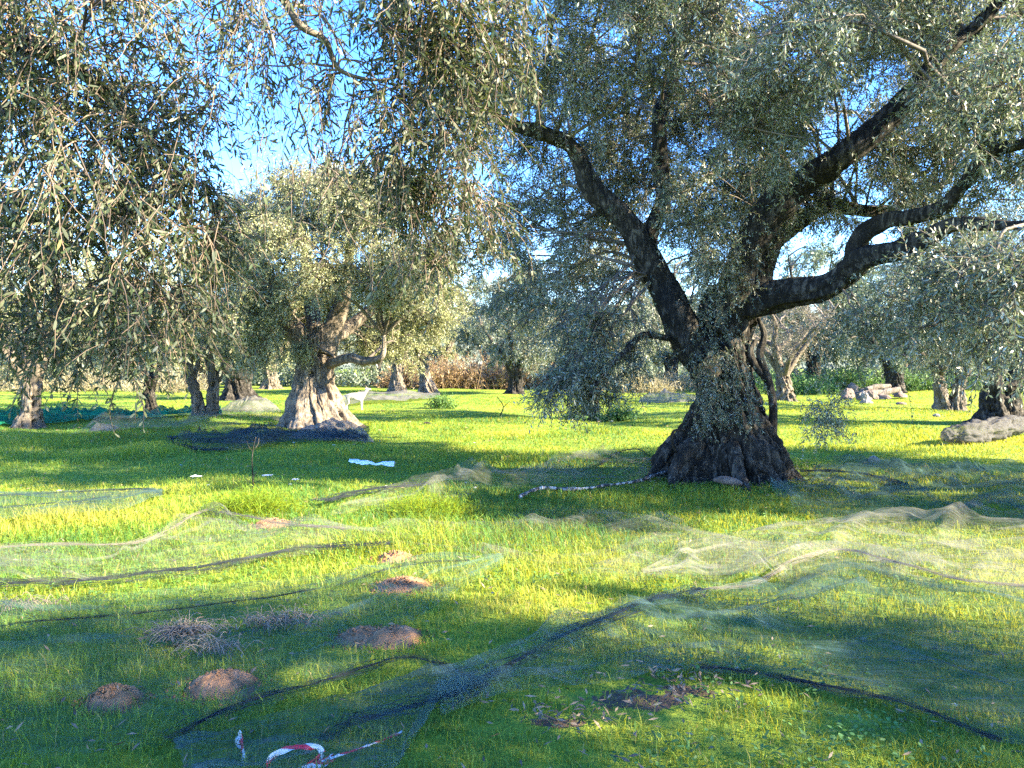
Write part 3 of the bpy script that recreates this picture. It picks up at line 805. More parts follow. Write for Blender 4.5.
def olive(seed, x, y, height, crown_r, trunk_r, fork_h, n_limb, n_clump, n_tert, n_twig, npairs, L, W, leafmat, barkmat, lean=(0, 0), sides=48, wood_detail=True,
          zmin=None, stems=1, flare=0.5, droop=0.2, limb_spread=0.75, clump_r=(0.6, 1.0), shell=0.55, cx=0.0):
    rng = np.random.default_rng(seed)
    b = np.array([x, y, float(gz(x, y))])
    root = empty('olive_tree', b)
    anch = []
    for s in range(stems):
        off = np.array([(s - (stems - 1) / 2) * trunk_r * 1.7, rng.uniform(-.1, .1) * (stems > 1), 0])
        ln = np.array([lean[0] + (s - (stems - 1) / 2) * 0.35, lean[1], 0])
        prof = []
        for t in (-0.05, 0.04, 0.15, 0.35, 0.6, 0.85, 1.0, 1.12):
            rr = trunk_r * (1 + flare * max(0, 1 - t / 0.4) ** 2 - 0.18 * t) * (1 if t < 1.05 else 0.55)
            p = b + off + ln * t * fork_h + np.array([0.06 * math.sin(3 * t + seed), 0.04 * math.cos(4 * t + seed), t * fork_h])
            prof.append((p[2], p[0], p[1], rr, rr))
        m = MB(); trunk_mb(m, prof, 70, sides * 2, seed=seed + s, lobes=0.22, flare=0.3, fine=0.085, dents=8)
        m.build('trunk', barkmat, root, b)
        top = b + off + ln * fork_h + np.array([0, 0, fork_h])
        for k in range(max(2, n_limb // stems)):
            az = 2 * math.pi * (k + rng.uniform(-.25, .25)) / max(2, n_limb // stems) + seed
            rad = crown_r * limb_spread * rng.uniform(.7, 1.05); zt = fork_h + (height - fork_h) * rng.uniform(.45, .8)
            e = b + np.array([cx + math.cos(az) * rad, math.sin(az) * rad, zt])
            st = top + np.array([math.cos(az), math.sin(az), 0]) * trunk_r * 0.35 - np.array([0, 0, fork_h * 0.15])
            mid1 = st * .7 + e * .3 + np.array([0, 0, .25]) + rng.normal(0, .12, 3); mid2 = st * .35 + e * .65 + rng.normal(0, .18, 3)
            r0 = trunk_r * rng.uniform(.42, .58)
            m = MB(); P = limb_mb(m, np.array([(*st, r0), (*mid1, r0 * .72), (*mid2, r0 * .45), (*e, r0 * .18)]), 30, max(8, sides // 3), 0.24, seed + k)
            m.build('limb', barkmat, root, b); anch.append(P[8:])
    anch = np.concatenate(anch)
    cz = (zmin if zmin is not None else fork_h * 0.9); c = b + np.array([cx, 0, (height + cz) / 2]); R = (crown_r, crown_r, (height - cz) / 2)
    cl = dome_clumps(rng, c, R, n_clump, clump_r[0], clump_r[1], b[2] + cz * 0.9, shell)
    leaf, wood = MB(), MB()
    grow_crown(leaf, wood, cl, anch, rng, n_tert, n_twig, 0.42, npairs, L, W, droop, trunk_r * 0.09 + .012, .010, 0.003 if wood_detail else 0)
    cr = leaf.build('crown', leafmat, root, b)
    wood.build('branches', M['twig'], cr, b)
    return root


def put(px, py):
    g = on_ground(px, py); return g[0], g[1]


# ------------------------------------------------------------------ pale sunlit olive (hero of the left side)
gx_, gy_ = put(320, 428)
b = np.array([gx_, gy_, float(gz(gx_, gy_))])
hero = empty('olive_tree', b)
tag(hero, 'pale sunlit olive with broad furrowed grey trunk standing on dark gathered net', 'tree', TREE_GROUP)
YH = gy_
prof = []
for py, cxp, w in ((434, 320, 84), (424, 320, 76), (412, 319, 60), (400, 317, 51), (385, 316, 38), (370, 316, 34), (355, 316, 31), (342, 316, 31), (330, 318, 25), (322, 320, 16)):
    p = at(cxp, py, YH); r = w / 2 * YH / FPX; prof.append((p[2], p[0], p[1], r, r * .9))
m = MB(); trunk_mb(m, prof, 170, 240, seed=13, lobes=0.15, flare=0.15, dents=55, fine=0.05, twist=0.25, lobe_freq=2.0)
m.build('trunk', M['bark_pale'], hero, b)
anch = []
for i, l in enumerate(([(308, 362, YH, 11), (302, 345, YH, 11), (297, 335, YH - .1, 10), (286, 322, YH - .2, 9), (282, 305, YH - .3, 7), (270, 280, YH - .4, 4), (255, 240, YH - .5, 2)],
                       [(324, 352, YH, 12), (330, 335, YH, 10), (338, 315, YH, 8), (345, 290, YH - .1, 6), (350, 250, YH, 4), (358, 210, YH, 2)],
                       [(325, 365, YH, 6), (335, 362, YH - .3, 5), (350, 358, YH - .6, 4.5), (366, 361, YH - .8, 4), (382, 356, YH - 1, 3), (384, 335, YH - 1, 2)],
                       [(316, 345, YH, 9), (314, 320, YH + .3, 8), (308, 280, YH + .6, 6), (302, 230, YH + .9, 3)],
                       [(320, 345, YH, 8), (352, 325, YH + 1, 6), (395, 290, YH + 1.6, 4), (430, 260, YH + 2, 2)],
                       [(312, 345, YH, 8), (290, 320, YH + 1, 6), (258, 280, YH + 1.6, 4), (230, 250, YH + 2, 2)])):
    m = MB(); P = limb_mb(m, rows(l), 40, 16, .25, 80 + i); m.build('limb', M['bark_grey'], hero, b); anch.append(P[10:])
rng = np.random.default_rng(8)
cl = []
while len(cl) < 105:
    px, py = rng.uniform(205, 470), rng.uniform(165, 365)
    q = math.hypot((px - 335) / 132, (py - 290) / (125 if py < 290 else 88))
    if q > 1 or (py > 330 and 285 < px < 345): continue
    dpt = math.sqrt(max(0, 1 - q * q)); Yc = YH + rng.choice([-1, 1], p=[.62, .38]) * dpt * rng.uniform(.5, 1) * 3.0
    if Yc < YH + .4 and py > 292 and px > 288: continue
    r = rng.uniform(.55, .9); cl.append((*at(px, py, Yc), r, r, r * .85))
for px, py, Y, r in ((400, 345, YH + 1.8, .55), (430, 330, YH + 1.6, .6), (370, 345, YH + 2, .5), (250, 350, YH + .5, .6), (225, 310, YH, .7), (450, 310, YH + 1.4, .6), (300, 350, YH - .9, .22)):
    cl.append((*at(px, py, Y), r, r, r * .8))
leaf, wood = MB(), MB()
cl += [(*at(px, py, YH + dy), .75, .75, .65) for px, py, dy in ((320, 270, -.8), (300, 240, -1), (345, 230, -1), (330, 200, -.6), (280, 200, 0), (260, 240, -.5), (310, 290, 1.5), (360, 280, -1), (345, 180, 0))]
grow_crown(leaf, wood, cl, np.concatenate(anch), rng, 13, 13, .40, 6, .088, .023, .2, .035, .011, .0035)
cr = leaf.build('crown', M['leaf_gold'], hero, b); wood.build('branches', M['twig'], cr, b)

# ------------------------------------------------------------------ the other trees of the grove
x, y = put(27, 429)
tag(olive(31, x, y, 5.6, 2.7, .23, 1.15, 5, 34, 9, 10, 5, .10, .026, M['leaf_gold'], M['bark_grey'], lean=(.1, 0), flare=.5), 'split-trunk olive at the far left edge beside green netting', 'tree', TREE_GROUP)
x, y = put(204, 418)
tag(olive(32, x, y, 6.2, 2.7, .16, 1.25, 6, 34, 9, 10, 5, .11, .028, M['leaf_gold'], M['bark_grey'], stems=2), 'two-stemmed olive with slim twin trunks left of the pale furrowed tree', 'tree', TREE_GROUP)
x, y = put(151, 412)
tag(olive(33, x, y, 5.4, 2.4, .17, 1.0, 4, 28, 8, 9, 5, .12, .03, M['leaf_gold'], M['bark_dark']), 'short slim dark olive behind the end of the green net', 'tree', TREE_GROUP)
x, y = put(240, 399)
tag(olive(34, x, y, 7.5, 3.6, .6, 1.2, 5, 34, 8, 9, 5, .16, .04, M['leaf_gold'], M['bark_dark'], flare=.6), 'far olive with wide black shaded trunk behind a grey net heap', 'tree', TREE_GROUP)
x, y = put(398, 394)
tag(olive(35, x, y, 6.0, 3.0, .34, 1.9, 4, 30, 8, 9, 5, .16, .04, M['leaf_gold'], M['bark_grey']), 'distant straight brown-trunked olive just right of the goat', 'tree', TREE_GROUP)
x, y = put(430, 393)
tag(olive(36, x, y, 6.6, 3.2, .33, 2.3, 4, 32, 8, 9, 5, .16, .04, M['leaf_gold'], M['bark_pale'], lean=(-.28, 0), cx=-.6), 'distant olive with pale trunk leaning towards the left, beside russet scrub', 'tree', TREE_GROUP)
x, y = put(515, 395)
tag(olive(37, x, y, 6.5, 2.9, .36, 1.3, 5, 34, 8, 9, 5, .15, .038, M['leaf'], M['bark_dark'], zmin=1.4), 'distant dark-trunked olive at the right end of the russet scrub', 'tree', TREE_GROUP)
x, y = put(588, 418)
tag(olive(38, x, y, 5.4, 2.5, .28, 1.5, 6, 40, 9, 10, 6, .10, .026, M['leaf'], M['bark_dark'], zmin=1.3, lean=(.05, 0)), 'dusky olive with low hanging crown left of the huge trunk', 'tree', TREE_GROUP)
x, y = put(783, 403)
tag(olive(39, x, y, 5.2, 3.0, .30, 1.35, 7, 34, 9, 8, 4, .09, .022, M['leaf_grey'], M['bark_grey'], zmin=1.8, limb_spread=.9), 'sparse pruned olive with pale bare limbs behind the huge trunk', 'tree', TREE_GROUP)
x, y = put(948, 411)
tag(olive(40, x, y, 5.6, 2.7, .20, 1.5, 5, 34, 8, 9, 5, .12, .03, M['leaf'], M['bark_grey'], stems=2, lean=(.1, 0), zmin=1.5), 'leaning fork-trunked olive beyond the rolled net at right', 'tree', TREE_GROUP)
x, y = put(1003, 426)
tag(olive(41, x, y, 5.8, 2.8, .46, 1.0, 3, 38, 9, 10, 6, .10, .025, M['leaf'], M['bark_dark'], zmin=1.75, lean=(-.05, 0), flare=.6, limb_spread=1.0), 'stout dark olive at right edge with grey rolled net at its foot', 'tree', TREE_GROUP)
x, y = put(905, 389)
tag(olive(42, x, y, 6.0, 3.0, .34, 1.6, 5, 28, 7, 8, 5, .18, .045, M['leaf_grey'], M['bark_pale'], zmin=1.4), 'far small olive with whitish trunk beyond the heap of stones', 'tree', TREE_GROUP)

# background rows: three kinds, copied
kinds = [olive(51, 0, 60, 8.0, 3.9, .4, 1.5, 5, 40, 8, 8, 5, .22, .055, M['leaf_gold'], M['bark_grey'], wood_detail=False, zmin=1.0),
         olive(52, 0, 60, 7.2, 4.2, .4, 1.4, 5, 40, 8, 8, 5, .22, .055, M['leaf'], M['bark_grey'], wood_detail=False, zmin=.9),
         olive(53, 0, 60, 8.6, 4.0, .4, 1.6, 5, 40, 8, 8, 5, .22, .055, M['leaf_blue'], M['bark_dark'], wood_detail=False, zmin=1.0)]
KL = ['light yellowish olive crown in the distant row beyond the grass', 'grey-green olive crown in the distant row beyond the grass', 'deep bluish-green olive crown in the distant row beyond the grass']
KG = ['distant light yellowish olives', 'distant grey-green olives', 'distant bluish-green olives']
rb = random.Random(4)
used = [0, 0, 0]
spots = []
for (Yb, x0, x1, st) in ((52, -36, 40, 6.6), (66, -46, 50, 7.6), (82, -58, 62, 9.0)):
    xx = x0
    while xx < x1:
        spots.append((xx + rb.uniform(-1.5, 1.5), Yb + rb.uniform(-3, 3))); xx += st * rb.uniform(.85, 1.2)
for x, y in spots:
    if 46 < y < 58 and (-14 < x < 4): y += 9
    px = 512 + 770 * x / y
    k = rb.choices((0, 1, 2), (6, 2, 1) if px < 480 else ((1, 3, 4) if px > 780 else (2, 4, 1)))[0]
    o = kinds[k] if not used[k] else copy_tree(kinds[k])
    used[k] += 1
    o.location = (x, y, float(gz(x, y)))
    s = rb.uniform(.85, 1.2); o.scale = (s, s, s * rb.uniform(.9, 1.12)); o.rotation_euler = (0, 0, rb.uniform(0, 6.28))
    tag(o, KL[k], 'tree', KG[k])
# deep green round tree beyond the stones
o = copy_tree(kinds[2]); o.location = (put(880, 392)[0], 44, 0); o.scale = (1.15, 1.15, .95)
tag(o, 'broad deep blue-green tree in shade beyond the stone heap', 'tree', TREE_GROUP)

# trees beside the frame that throw the long shadows across the grass
shade = []
o = olive(61, 8.6, -0.8, 6.4, 3.0, .4, 1.6, 6, 54, 9, 10, 6, .125, .036, M['leaf'], M['bark_dark'], wood_detail=False, zmin=1.6)
tag(o, 'full olive just outside the frame shading the foreground grass', 'tree', TREE_GROUP)
o2 = copy_tree(o); o2.location = (15.5, 7.5, 0); o2.rotation_euler = (0, 0, 2.0); o2.scale = (1.33, 1.33, 1.36)
tag(o2, 'full olive outside the frame shading the grass around the huge trunk', 'tree', TREE_GROUP)
o3 = copy_tree(o); o3.location = (15.0, -1.2, 0); o3.rotation_euler = (0, 0, 4.0); o3.scale = (1.1, 1.1, 1.1)
tag(o3, 'full olive outside the frame behind the photographer, farther from the grass', 'tree', TREE_GROUP)

# ------------------------------------------------------------------ overhanging olive in the foreground, left
rng = np.random.default_rng(17)
b = np.array([-5.4, 2.2, float(gz(-5.4, 2.2))])
fg = empty('olive_tree', b)
tag(fg, 'near olive whose leafy branches hang into the upper left', 'tree', TREE_GROUP)
m = MB(); prof = [(z, -5.4 + .05 * z, 2.2 + .1 * z, r, r) for z, r in ((-.1, .62), (.1, .55), (.4, .42), (.9, .36), (1.4, .36), (1.8, .33), (2.0, .2))]
trunk_mb(m, prof, 60, 90, seed=19); m.build('trunk', M['bark_dark'], fg, b)


def pr(*l): return np.array([(*at(px, py, Y), r) for px, py, Y, r in l])


fl = [np.vstack([[(-5.3, 2.4, 1.7, .16), (-4.2, 2.7, 2.5, .13)], pr((-260, 90, 3.0, .08), (-60, 62, 3.1, .05), (20, 45, 3.2, .036), (60, 60, 3.3, .03), (110, 95, 3.4, .02), (150, 140, 3.5, .012), (175, 190, 3.6, .007))]),
      np.vstack([[(-5.3, 2.3, 1.7, .16), (-4.4, 2.2, 3.0, .13), (-3.2, 2.4, 3.9, .09)], pr((60, -180, 2.9, .05), (200, -70, 3.0, .03), (275, -10, 3.1, .018), (300, 25, 3.1, .014), (325, 40, 3.15, .012), (340, 70, 3.2, .009), (380, 80, 3.2, .006), (420, 70, 3.2, .004))]),
      np.vstack([[(-5.2, 2.3, 1.8, .15), (-4.0, 1.9, 3.3, .12), (-2.2, 1.9, 4.2, .08)], pr((330, -280, 2.9, .04), (430, -120, 3.1, .024), (455, -40, 3.3, .014), (470, 20, 3.4, .009), (460, 90, 3.5, .005), (440, 150, 3.6, .003))]),
      np.vstack([[(-5.4, 2.5, 1.6, .12), (-4.6, 3.6, 2.2, .10)], pr((-250, 250, 3.9, .05), (-80, 240, 3.9, .03), (30, 220, 3.9, .02), (90, 240, 3.8, .012), (130, 290, 3.8, .006))])]
anch = []
for i, l in enumerate(fl):
    m = MB(); P = limb_mb(m, l, 80, 14, .22, 120 + i); m.build('limb', M['bark_dark'] if i != 1 else M['bark_grey'], fg, b); anch.append(P[30:])
anch = np.concatenate(anch)
leaf, wood = MB(), MB()
curt = []
for px, py, Y, r, dn in ((20, 30, 3.3, .35, 1), (70, 60, 3.2, .35, 1), (120, 100, 3.3, .3, 1), (30, 110, 3.4, .32, 1), (90, 150, 3.1, .32, 1.1), (150, 140, 3.4, .28, 1), (170, 190, 3.3, .26, 1),
                         (40, 200, 3.3, .32, 1), (110, 220, 3.2, .3, 1.1), (190, 235, 3.4, .2, .9), (30, 270, 3.6, .26, .8), (85, 290, 3.5, .25, .8), (150, 285, 3.4, .25, .8), (60, 340, 3.7, .18, .5), (120, 340, 3.6, .18, .5), (180, 310, 3.5, .2, .6),
                         (-40, 60, 3.2, .4, 1), (-50, 200, 3.4, .4, 1), (-60, 300, 3.6, .3, .8), (10, -20, 3.1, .4, 1), (110, -10, 3.1, .4, 1.0), (60, 15, 3.6, .4, .9), (60, 240, 4.0, .35, .8), (10, 160, 4.0, .4, .9), (15, 320, 3.8, .2, .7), (130, 180, 3.8, .35, .8)):
    curt.append((*at(px, py, Y), r, r, r, dn))
grow_crown(leaf, wood, curt, anch, rng, 10, 8, .31, 9, .055, .0105, .32, .012, .005, .0025, hi=True, flat=.9, keep=.74)
# airy hanging sprays against the sky
airy = []
for px, py, Y, r, dn in ((190, 20, 3.2, .3, .7), (240, 10, 3.3, .3, .9), (230, 70, 3.2, .22, .55), (270, 50, 3.1, .25, .65), (320, 20, 3.3, .28, .9), (300, 90, 3.2, .22, .6), (350, 60, 3.3, .25, .7), (365, 120, 3.3, .22, .6), (290, 140, 3.3, .18, .4),
                         (340, 160, 3.3, .18, .4), (385, 30, 3.2, .28, 1.0), (200, 80, 3.4, .2, .5), (180, 60, 3.5, .25, .6), (310, -20, 3.0, .3, 1), (220, -20, 3.0, .3, 1), (240, 115, 3.4, .15, .4)):
    airy.append((*at(px, py, Y), r, r, r, dn))
grow_crown(leaf, wood, airy, anch, rng, 8, 6, .30, 7, .058, .0095, .34, .008, .004, .0017, hi=True, keep=.36, flat=1.2)
# third bough: leafy mass in the centre top
mid = []
for px, py, Y, r, dn in ((410, 30, 3.3, .28, 1), (460, 40, 3.4, .26, 1), (480, 10, 3.4, .28, 1), (430, 80, 3.4, .25, 1), (490, 70, 3.5, .2, .8), (450, 120, 3.5, .23, 1), (400, 130, 3.5, .22, .9), (420, 180, 3.7, .24, 1), (465, 175, 3.8, .24, .9),
                         (400, 215, 3.8, .2, .9), (445, 225, 3.9, .22, .9), (480, 215, 4.0, .2, .8), (415, 260, 3.9, .13, .6), (500, 30, 3.5, .2, .7), (440, -20, 3.2, .3, 1), (385, 180, 3.7, .14, .6), (430, -10, 3.0, .3, 1)):
    mid.append((*at(px, py, Y), r, r, r, dn))
grow_crown(leaf, wood, mid, anch, rng, 9, 7, .29, 9, .056, .0108, .28, .009, .0045, .0025, hi=True, flat=.9, keep=.66)
# single long bare hanging twigs
rt, dd, ln = [], [], []
for px, py, Y, dx, l in ((322, 170, 3.1, .1, .5), (345, 190, 3.2, -.25, .45), (280, 160, 3.2, 0, .35), (310, 150, 3.0, .05, .55), (425, 250, 3.0, .15, .3), (250, 60, 3.2, 0, .5), (205, 40, 3.2, .05, .6), (190, 90, 3.0, 0, .5), (265, 0, 2.9, .1, .5), (100, 150, 2.7, .3, .5), (75, 200, 2.8, .5, .5), (60, 150, 2.7, .2, .6), (110, 280, 2.9, .4, .45), (150, 240, 2.8, .1, .5)):
    for k in range(3):
        rt.append(at(px + rng.normal(0, 26), py + rng.normal(0, 22), Y + rng.normal(0, .1))); dd.append((dx * rng.choice([-1, 1]) + rng.normal(0, .45), rng.normal(0, .3), -1)); ln.append(l * rng.uniform(.7, 1.1))
grow_twigs(leaf, wood, np.array(rt), np.array(dd), np.array(ln), rng, 8, .1, .2, 9, .055, .012, .0022, True, .35)
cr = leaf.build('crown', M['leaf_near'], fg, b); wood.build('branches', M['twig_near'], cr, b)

# ------------------------------------------------------------------ nets
def poly_ground(pts, z=0.0):
    return np.array([on_ground(px, py)[:2] for px, py in pts])


def tubeline(name, pts, r, mat, parent=None, rough=.35, seed=0, sides=8, n=80, z=.05, lift=None, origin=(0, 0, 0)):
    g = poly_ground(pts); q = spline(g, n)
    zz = gz(q[:, 0], q[:, 1]) + z + (.03 * (fbm(np.stack([q[:, 0] * 3, q[:, 1] * 3, q[:, 0] * 0], -1), 2, seed) - .5))
    if lift is not None: zz = zz + np.interp(np.linspace(0, 1, n), np.linspace(0, 1, len(lift)), lift)
    rr = r * (.6 + .8 * fbm(np.stack([np.arange(n) * .25, np.zeros(n), np.zeros(n)], -1), 2, seed + 3))
    m = MB(); limb_mb(m, np.column_stack([q, zz, rr]), n * 2, sides, rough, seed, 25.0)
    if name == 'hem':
        v = m.v[0]; k = np.repeat(np.arange(n * 2), sides); c = spline(np.column_stack([q, zz]), n * 2)[k]
        wd = (.6 + 1.3 * fbm(np.stack([k * .09, 0. * k, 0. * k], -1), 2, seed + 31))[:, None]
        m.v[0] = c + (v - c) * np.concatenate([wd * .55, wd * .55, .3 + 0 * wd], 1)
        tg = norm(np.gradient(q, axis=0)); sd = np.stack([-tg[:, 1], tg[:, 0]], -1); t_ = np.arange(n)
        for k_ in range(20):
            of = r * (7 + 7 * (k_ > 8)) * (fbm(np.stack([t_ * .06, 0. * t_ + k_ * 3.1, 0. * t_], -1), 3, seed + k_) - .5) * 1.6
            pk = np.column_stack([q + sd * of[:, None], zz + .02 * (fbm(np.stack([t_ * .2, 0. * t_ + k_, 0. * t_], -1), 2, seed + 50 + k_) - .5)])
            batch_tubes(m, pk[None], (r * .13 * (.2 + 1.4 * fbm(np.stack([t_ * .15, 0. * t_ + k_ * 2., 0. * t_], -1), 2, seed + 70 + k_)))[None], 5)
    return m.build(name, mat, parent, origin)


def net(label, top, bot, mat, folds=.06, base_h=.05, nu=220, nv=200, seed=0, hems=(), group='harvest nets spread on the grass', along=.45, across=2.0, ridges=(), edge=.03, creases=6):
    """a draped net between two edge lines (left to right); hems: (points, radius, shade-dark?)"""
    A = spline(poly_ground(top), nu); Bq = spline(poly_ground(bot), nu)
    v = np.linspace(0, 1, nv)[:, None, None]
    rc = np.random.default_rng(seed + 900); us = np.linspace(0, 1, nu)[None]; vv = np.repeat(v[:, :, 0], nu, 1); lift = 0 * vv
    span = np.linalg.norm(A - Bq, axis=1).mean(); vs = vv.copy()
    for c in np.linspace(.08, .92, creases) + rc.uniform(-.04, .04, creases):
        cc = c + .10 * (fbm(np.stack([us * 3 + 0 * vv, 0 * vv + c * 9, 0 * vv + seed], -1), 3, seed) - .5) + rc.uniform(-.12, .12) * (us - .5)
        am = np.clip(fbm(np.stack([us * 5 + 0 * vv, 0 * vv + c * 20, 0 * vv + seed + 4], -1), 2, seed) * 2.6 - .8, 0, 1)
        wv = rc.uniform(.05, .10) / max(span, .4)
        g = np.exp(-((vv - cc) / wv) ** 2)
        vs = vs + am * rc.choice([-1, 1]) * wv * rc.uniform(1.3, 2.0) * g; lift = lift + am * .035 * g
    G = A[None] * (1 - vs[..., None]) + Bq[None] * vs[..., None]
    wob = fbm(np.concatenate([G * 1.3, np.full((nv, nu, 1), seed)], -1), 2, seed) - .5
    G = G + .07 * wob[..., None] * np.array([.3, 1.0])
    p = np.stack([G[..., 0] * along, G[..., 1] * across, 0 * G[..., 0] + seed * 1.7], -1)
    p[..., 1] += 2.0 * fbm(np.stack([G[..., 0] * .8, G[..., 1] * .4, 0 * G[..., 0]], -1), 2, seed + 5)
    R = ridged(p, 2, seed)
    Z = gz(G[..., 0], G[..., 1]) + base_h + 1.5 * folds * np.clip((R - .66) / .3, 0, 1.2) ** 1.6
    Z += .018 * (fbm(np.stack([G[..., 0] * 5, G[..., 1] * 5, 0 * Z], -1), 3, seed + 2) - .5)
    for (pts, hgt, wid) in ridges:
        q = spline(poly_ground(pts), 60)
        d = np.min(np.hypot(G[..., 0, None] - q[:, 0], G[..., 1, None] - q[:, 1]), -1)
        Z = np.maximum(Z, Z + hgt * np.exp(-(d / wid) ** 2) * (.7 + .6 * fbm(np.stack([G[..., 0] * 2.5, G[..., 1] * 2.5, 0 * Z], -1), 2, seed + 8)))
    Z += lift
    for mx, my, mr in mound_xyr:                                   # the soil has been pushed up through the mesh
        Z -= .11 * np.exp(-(np.hypot(G[..., 0] - mx, (G[..., 1] - my) * 1.2) / (mr * 1.05)) ** 4)
    ev = np.minimum(np.linspace(0, 1, nv), 1 - np.linspace(0, 1, nv))[:, None]
    Z -= edge * np.exp(-ev / .04)
    V = np.concatenate([G, Z[..., None]], -1)
    idx = np.arange(nu * nv).reshape(nv, nu)
    org = np.array([G[..., 0].mean(), G[..., 1].mean(), 0.0])
    m = MB(); m.add(V.reshape(-1, 3), np.stack([idx[:-1, :-1], idx[:-1, 1:], idx[1:, 1:], idx[1:, :-1]], -1).reshape(-1, 4))
    o = m.build('harvest_net', mat, None, org)
    tag(o, label, 'net', group)
    for i, (pts, r, dark) in enumerate(hems):
        tubeline('hem', pts, r, M['hem_shaded'] if dark else M['hem_sunlit'], o, seed=seed + i, z=.075, origin=org)
    return o


net('wide pale net crossing the sunlit foreground grass, black gathered lower edge', [(-60, 552), (110, 556), (205, 527), (260, 538), (350, 545), (450, 530), (560, 512), (700, 535), (800, 560)], [(-60, 600), (60, 594), (200, 580), (300, 568), (400, 560), (500, 575), (620, 590), (720, 585), (800, 562)],
    M['net_grey'], folds=.08, seed=1, hems=(([(-60, 598), (40, 594), (120, 588), (200, 578), (290, 567), (390, 561)], .020, True), ([(-20, 560), (60, 556), (130, 553), (170, 540), (207, 524), (235, 530), (290, 540), (350, 545)], .014, False)))
net('large thin net over shaded grass with molehills, lower left foreground', [(-80, 606), (60, 600), (200, 590), (340, 590), (420, 575), (500, 575)], [(-200, 790), (60, 775), (180, 760), (330, 705), (430, 630), (505, 577)], M['net_thin'], folds=.04, base_h=.035, creases=10, seed=2,
    hems=(([(-60, 650), (60, 640), (200, 625), (320, 612), (400, 590), (470, 580)], .004, True),))
net('thin dark net under the striped tape with black looping hem', [(165, 775), (230, 742), (300, 718), (400, 692), (445, 700), (485, 718)], [(200, 830), (300, 815), (380, 800), (420, 770), (440, 745), (490, 722)], M['net_shade_teal'], folds=.05, base_h=.05, seed=3, nu=90, nv=40,
    hems=(([(165, 775), (220, 745), (300, 720), (370, 700), (405, 690), (440, 698), (470, 712), (487, 720)], .010, True), ([(487, 720), (440, 735), (400, 745), (350, 755), (320, 775)], .014, True)))
net('big bluish net with long diagonal fold in the right foreground', [(430, 735), (490, 712), (560, 675), (640, 635), (700, 608), (760, 598), (830, 562), (940, 590), (1090, 610)], [(440, 752), (520, 722), (600, 712), (700, 702), (780, 706), (860, 720), (940, 742), (1010, 765), (1120, 800)], M['net_shade_teal'], folds=.03, base_h=.06, seed=4, along=.8, across=2.4, creases=12,
    ridges=(([(420, 742), (500, 708), (570, 668), (640, 632), (700, 605), (750, 600)], .12, .12), ([(560, 690), (640, 665), (760, 640), (860, 605)], .08, .07)),
    hems=(([(430, 740), (500, 706), (560, 672), (620, 642), (660, 620), (700, 606)], .016, True), ([(700, 702), (780, 706), (860, 720), (930, 738), (1000, 765)], .010, True)))
net('grey beige net rising in a rumpled sunlit ridge, right middle ground', [(640, 582), (700, 545), (760, 530), (840, 522), (940, 520), (1090, 515)], [(645, 590), (740, 600), (800, 590), (880, 580), (960, 595), (1090, 612)], M['net_sun_beige'], folds=.05, base_h=.06, seed=5, along=1.1, across=2.2,
    ridges=(([(745, 600), (790, 575), (830, 564), (880, 572), (930, 588)], .10, .10), ([(830, 552), (860, 535), (900, 532), (940, 535), (975, 520)], .10, .12), ([(880, 545), (930, 548), (960, 530)], .07, .08)),
    hems=(([(690, 612), (725, 604), (760, 597), (800, 572), (840, 563), (890, 575), (960, 595), (1030, 602)], .012, False), ))
net('rumpled blue-green net in shade right of the huge trunk', [(772, 492), (860, 462), (930, 462), (1000, 468), (1090, 474)], [(770, 497), (820, 520), (900, 525), (980, 520), (1090, 528)], M['net_shade_teal'], folds=.10, base_h=.06, seed=6, along=1.4, across=1.6,
    ridges=(([(800, 476), (880, 478), (920, 488), (960, 478), (1024, 470)], .10, .2), ([(870, 515), (920, 500), (980, 495), (1050, 490)], .12, .2)), hems=(([(800, 476), (860, 478), (905, 488)], .030, True),))
net('smooth blue-green net laid flat at the left edge', [(-60, 506), (40, 499), (110, 496), (150, 499), (163, 506)], [(-60, 538), (0, 533), (60, 525), (120, 519), (163, 509)], M['net_shade_teal'], folds=.05, base_h=.09, seed=7, nu=90, nv=40, hems=(([(-60, 512), (30, 502), (110, 496), (150, 498), (162, 506)], .016, True), ([(-40, 524), (50, 514), (110, 506)], .010, True)))
net('pale thin net stretched between the two big trunks', [(360, 512), (430, 490), (500, 472), (560, 460), (620, 455), (665, 462)], [(330, 528), (420, 515), (500, 500), (570, 495), (640, 488), (680, 482)], M['net_grey'], folds=.14, base_h=.07, seed=8, nu=120, nv=50, along=.9, across=1.3,
    hems=(([(325, 518), (350, 508), (380, 500), (430, 494)], .030, True), ([(600, 470), (615, 455), (640, 452), (660, 470)], .015, True)))
net('shadow-coloured net spread flat on grass beside the pale furrowed trunk', [(168, 441), (220, 437), (280, 437), (330, 436), (370, 438)], [(178, 448), (200, 458), (240, 456), (300, 449), (368, 445)], M['net_deep_shade'], folds=.15, base_h=.08, seed=9, nu=90, nv=40, hems=(([(170, 440), (178, 450), (195, 457), (225, 458)], .030, True),))
net('bright green net strip lying across the far left grass', [(-40, 424), (30, 420), (90, 417), (150, 416), (220, 415)], [(-40, 433), (30, 428), (90, 424), (150, 420), (222, 418)], M['net_green'], folds=.18, base_h=.10, seed=10, nu=90, nv=30, hems=())
net('grey net sheet lying in front of the far brown trunks', [(338, 398), (370, 396), (400, 396), (440, 394)], [(338, 405), (370, 404), (400, 403), (440, 399)], M['net_dense'], folds=.14, base_h=.1, seed=11, nu=70, nv=30, across=.5, hems=())
net('pale net drawn over lumpy ground left of the pale furrowed trunk', [(90, 432), (150, 428), (200, 420), (270, 414)], [(70, 440), (150, 438), (220, 432), (285, 424)], M['net_grey'], folds=.25, base_h=.1, seed=12, nu=80, nv=30, across=.7, hems=())
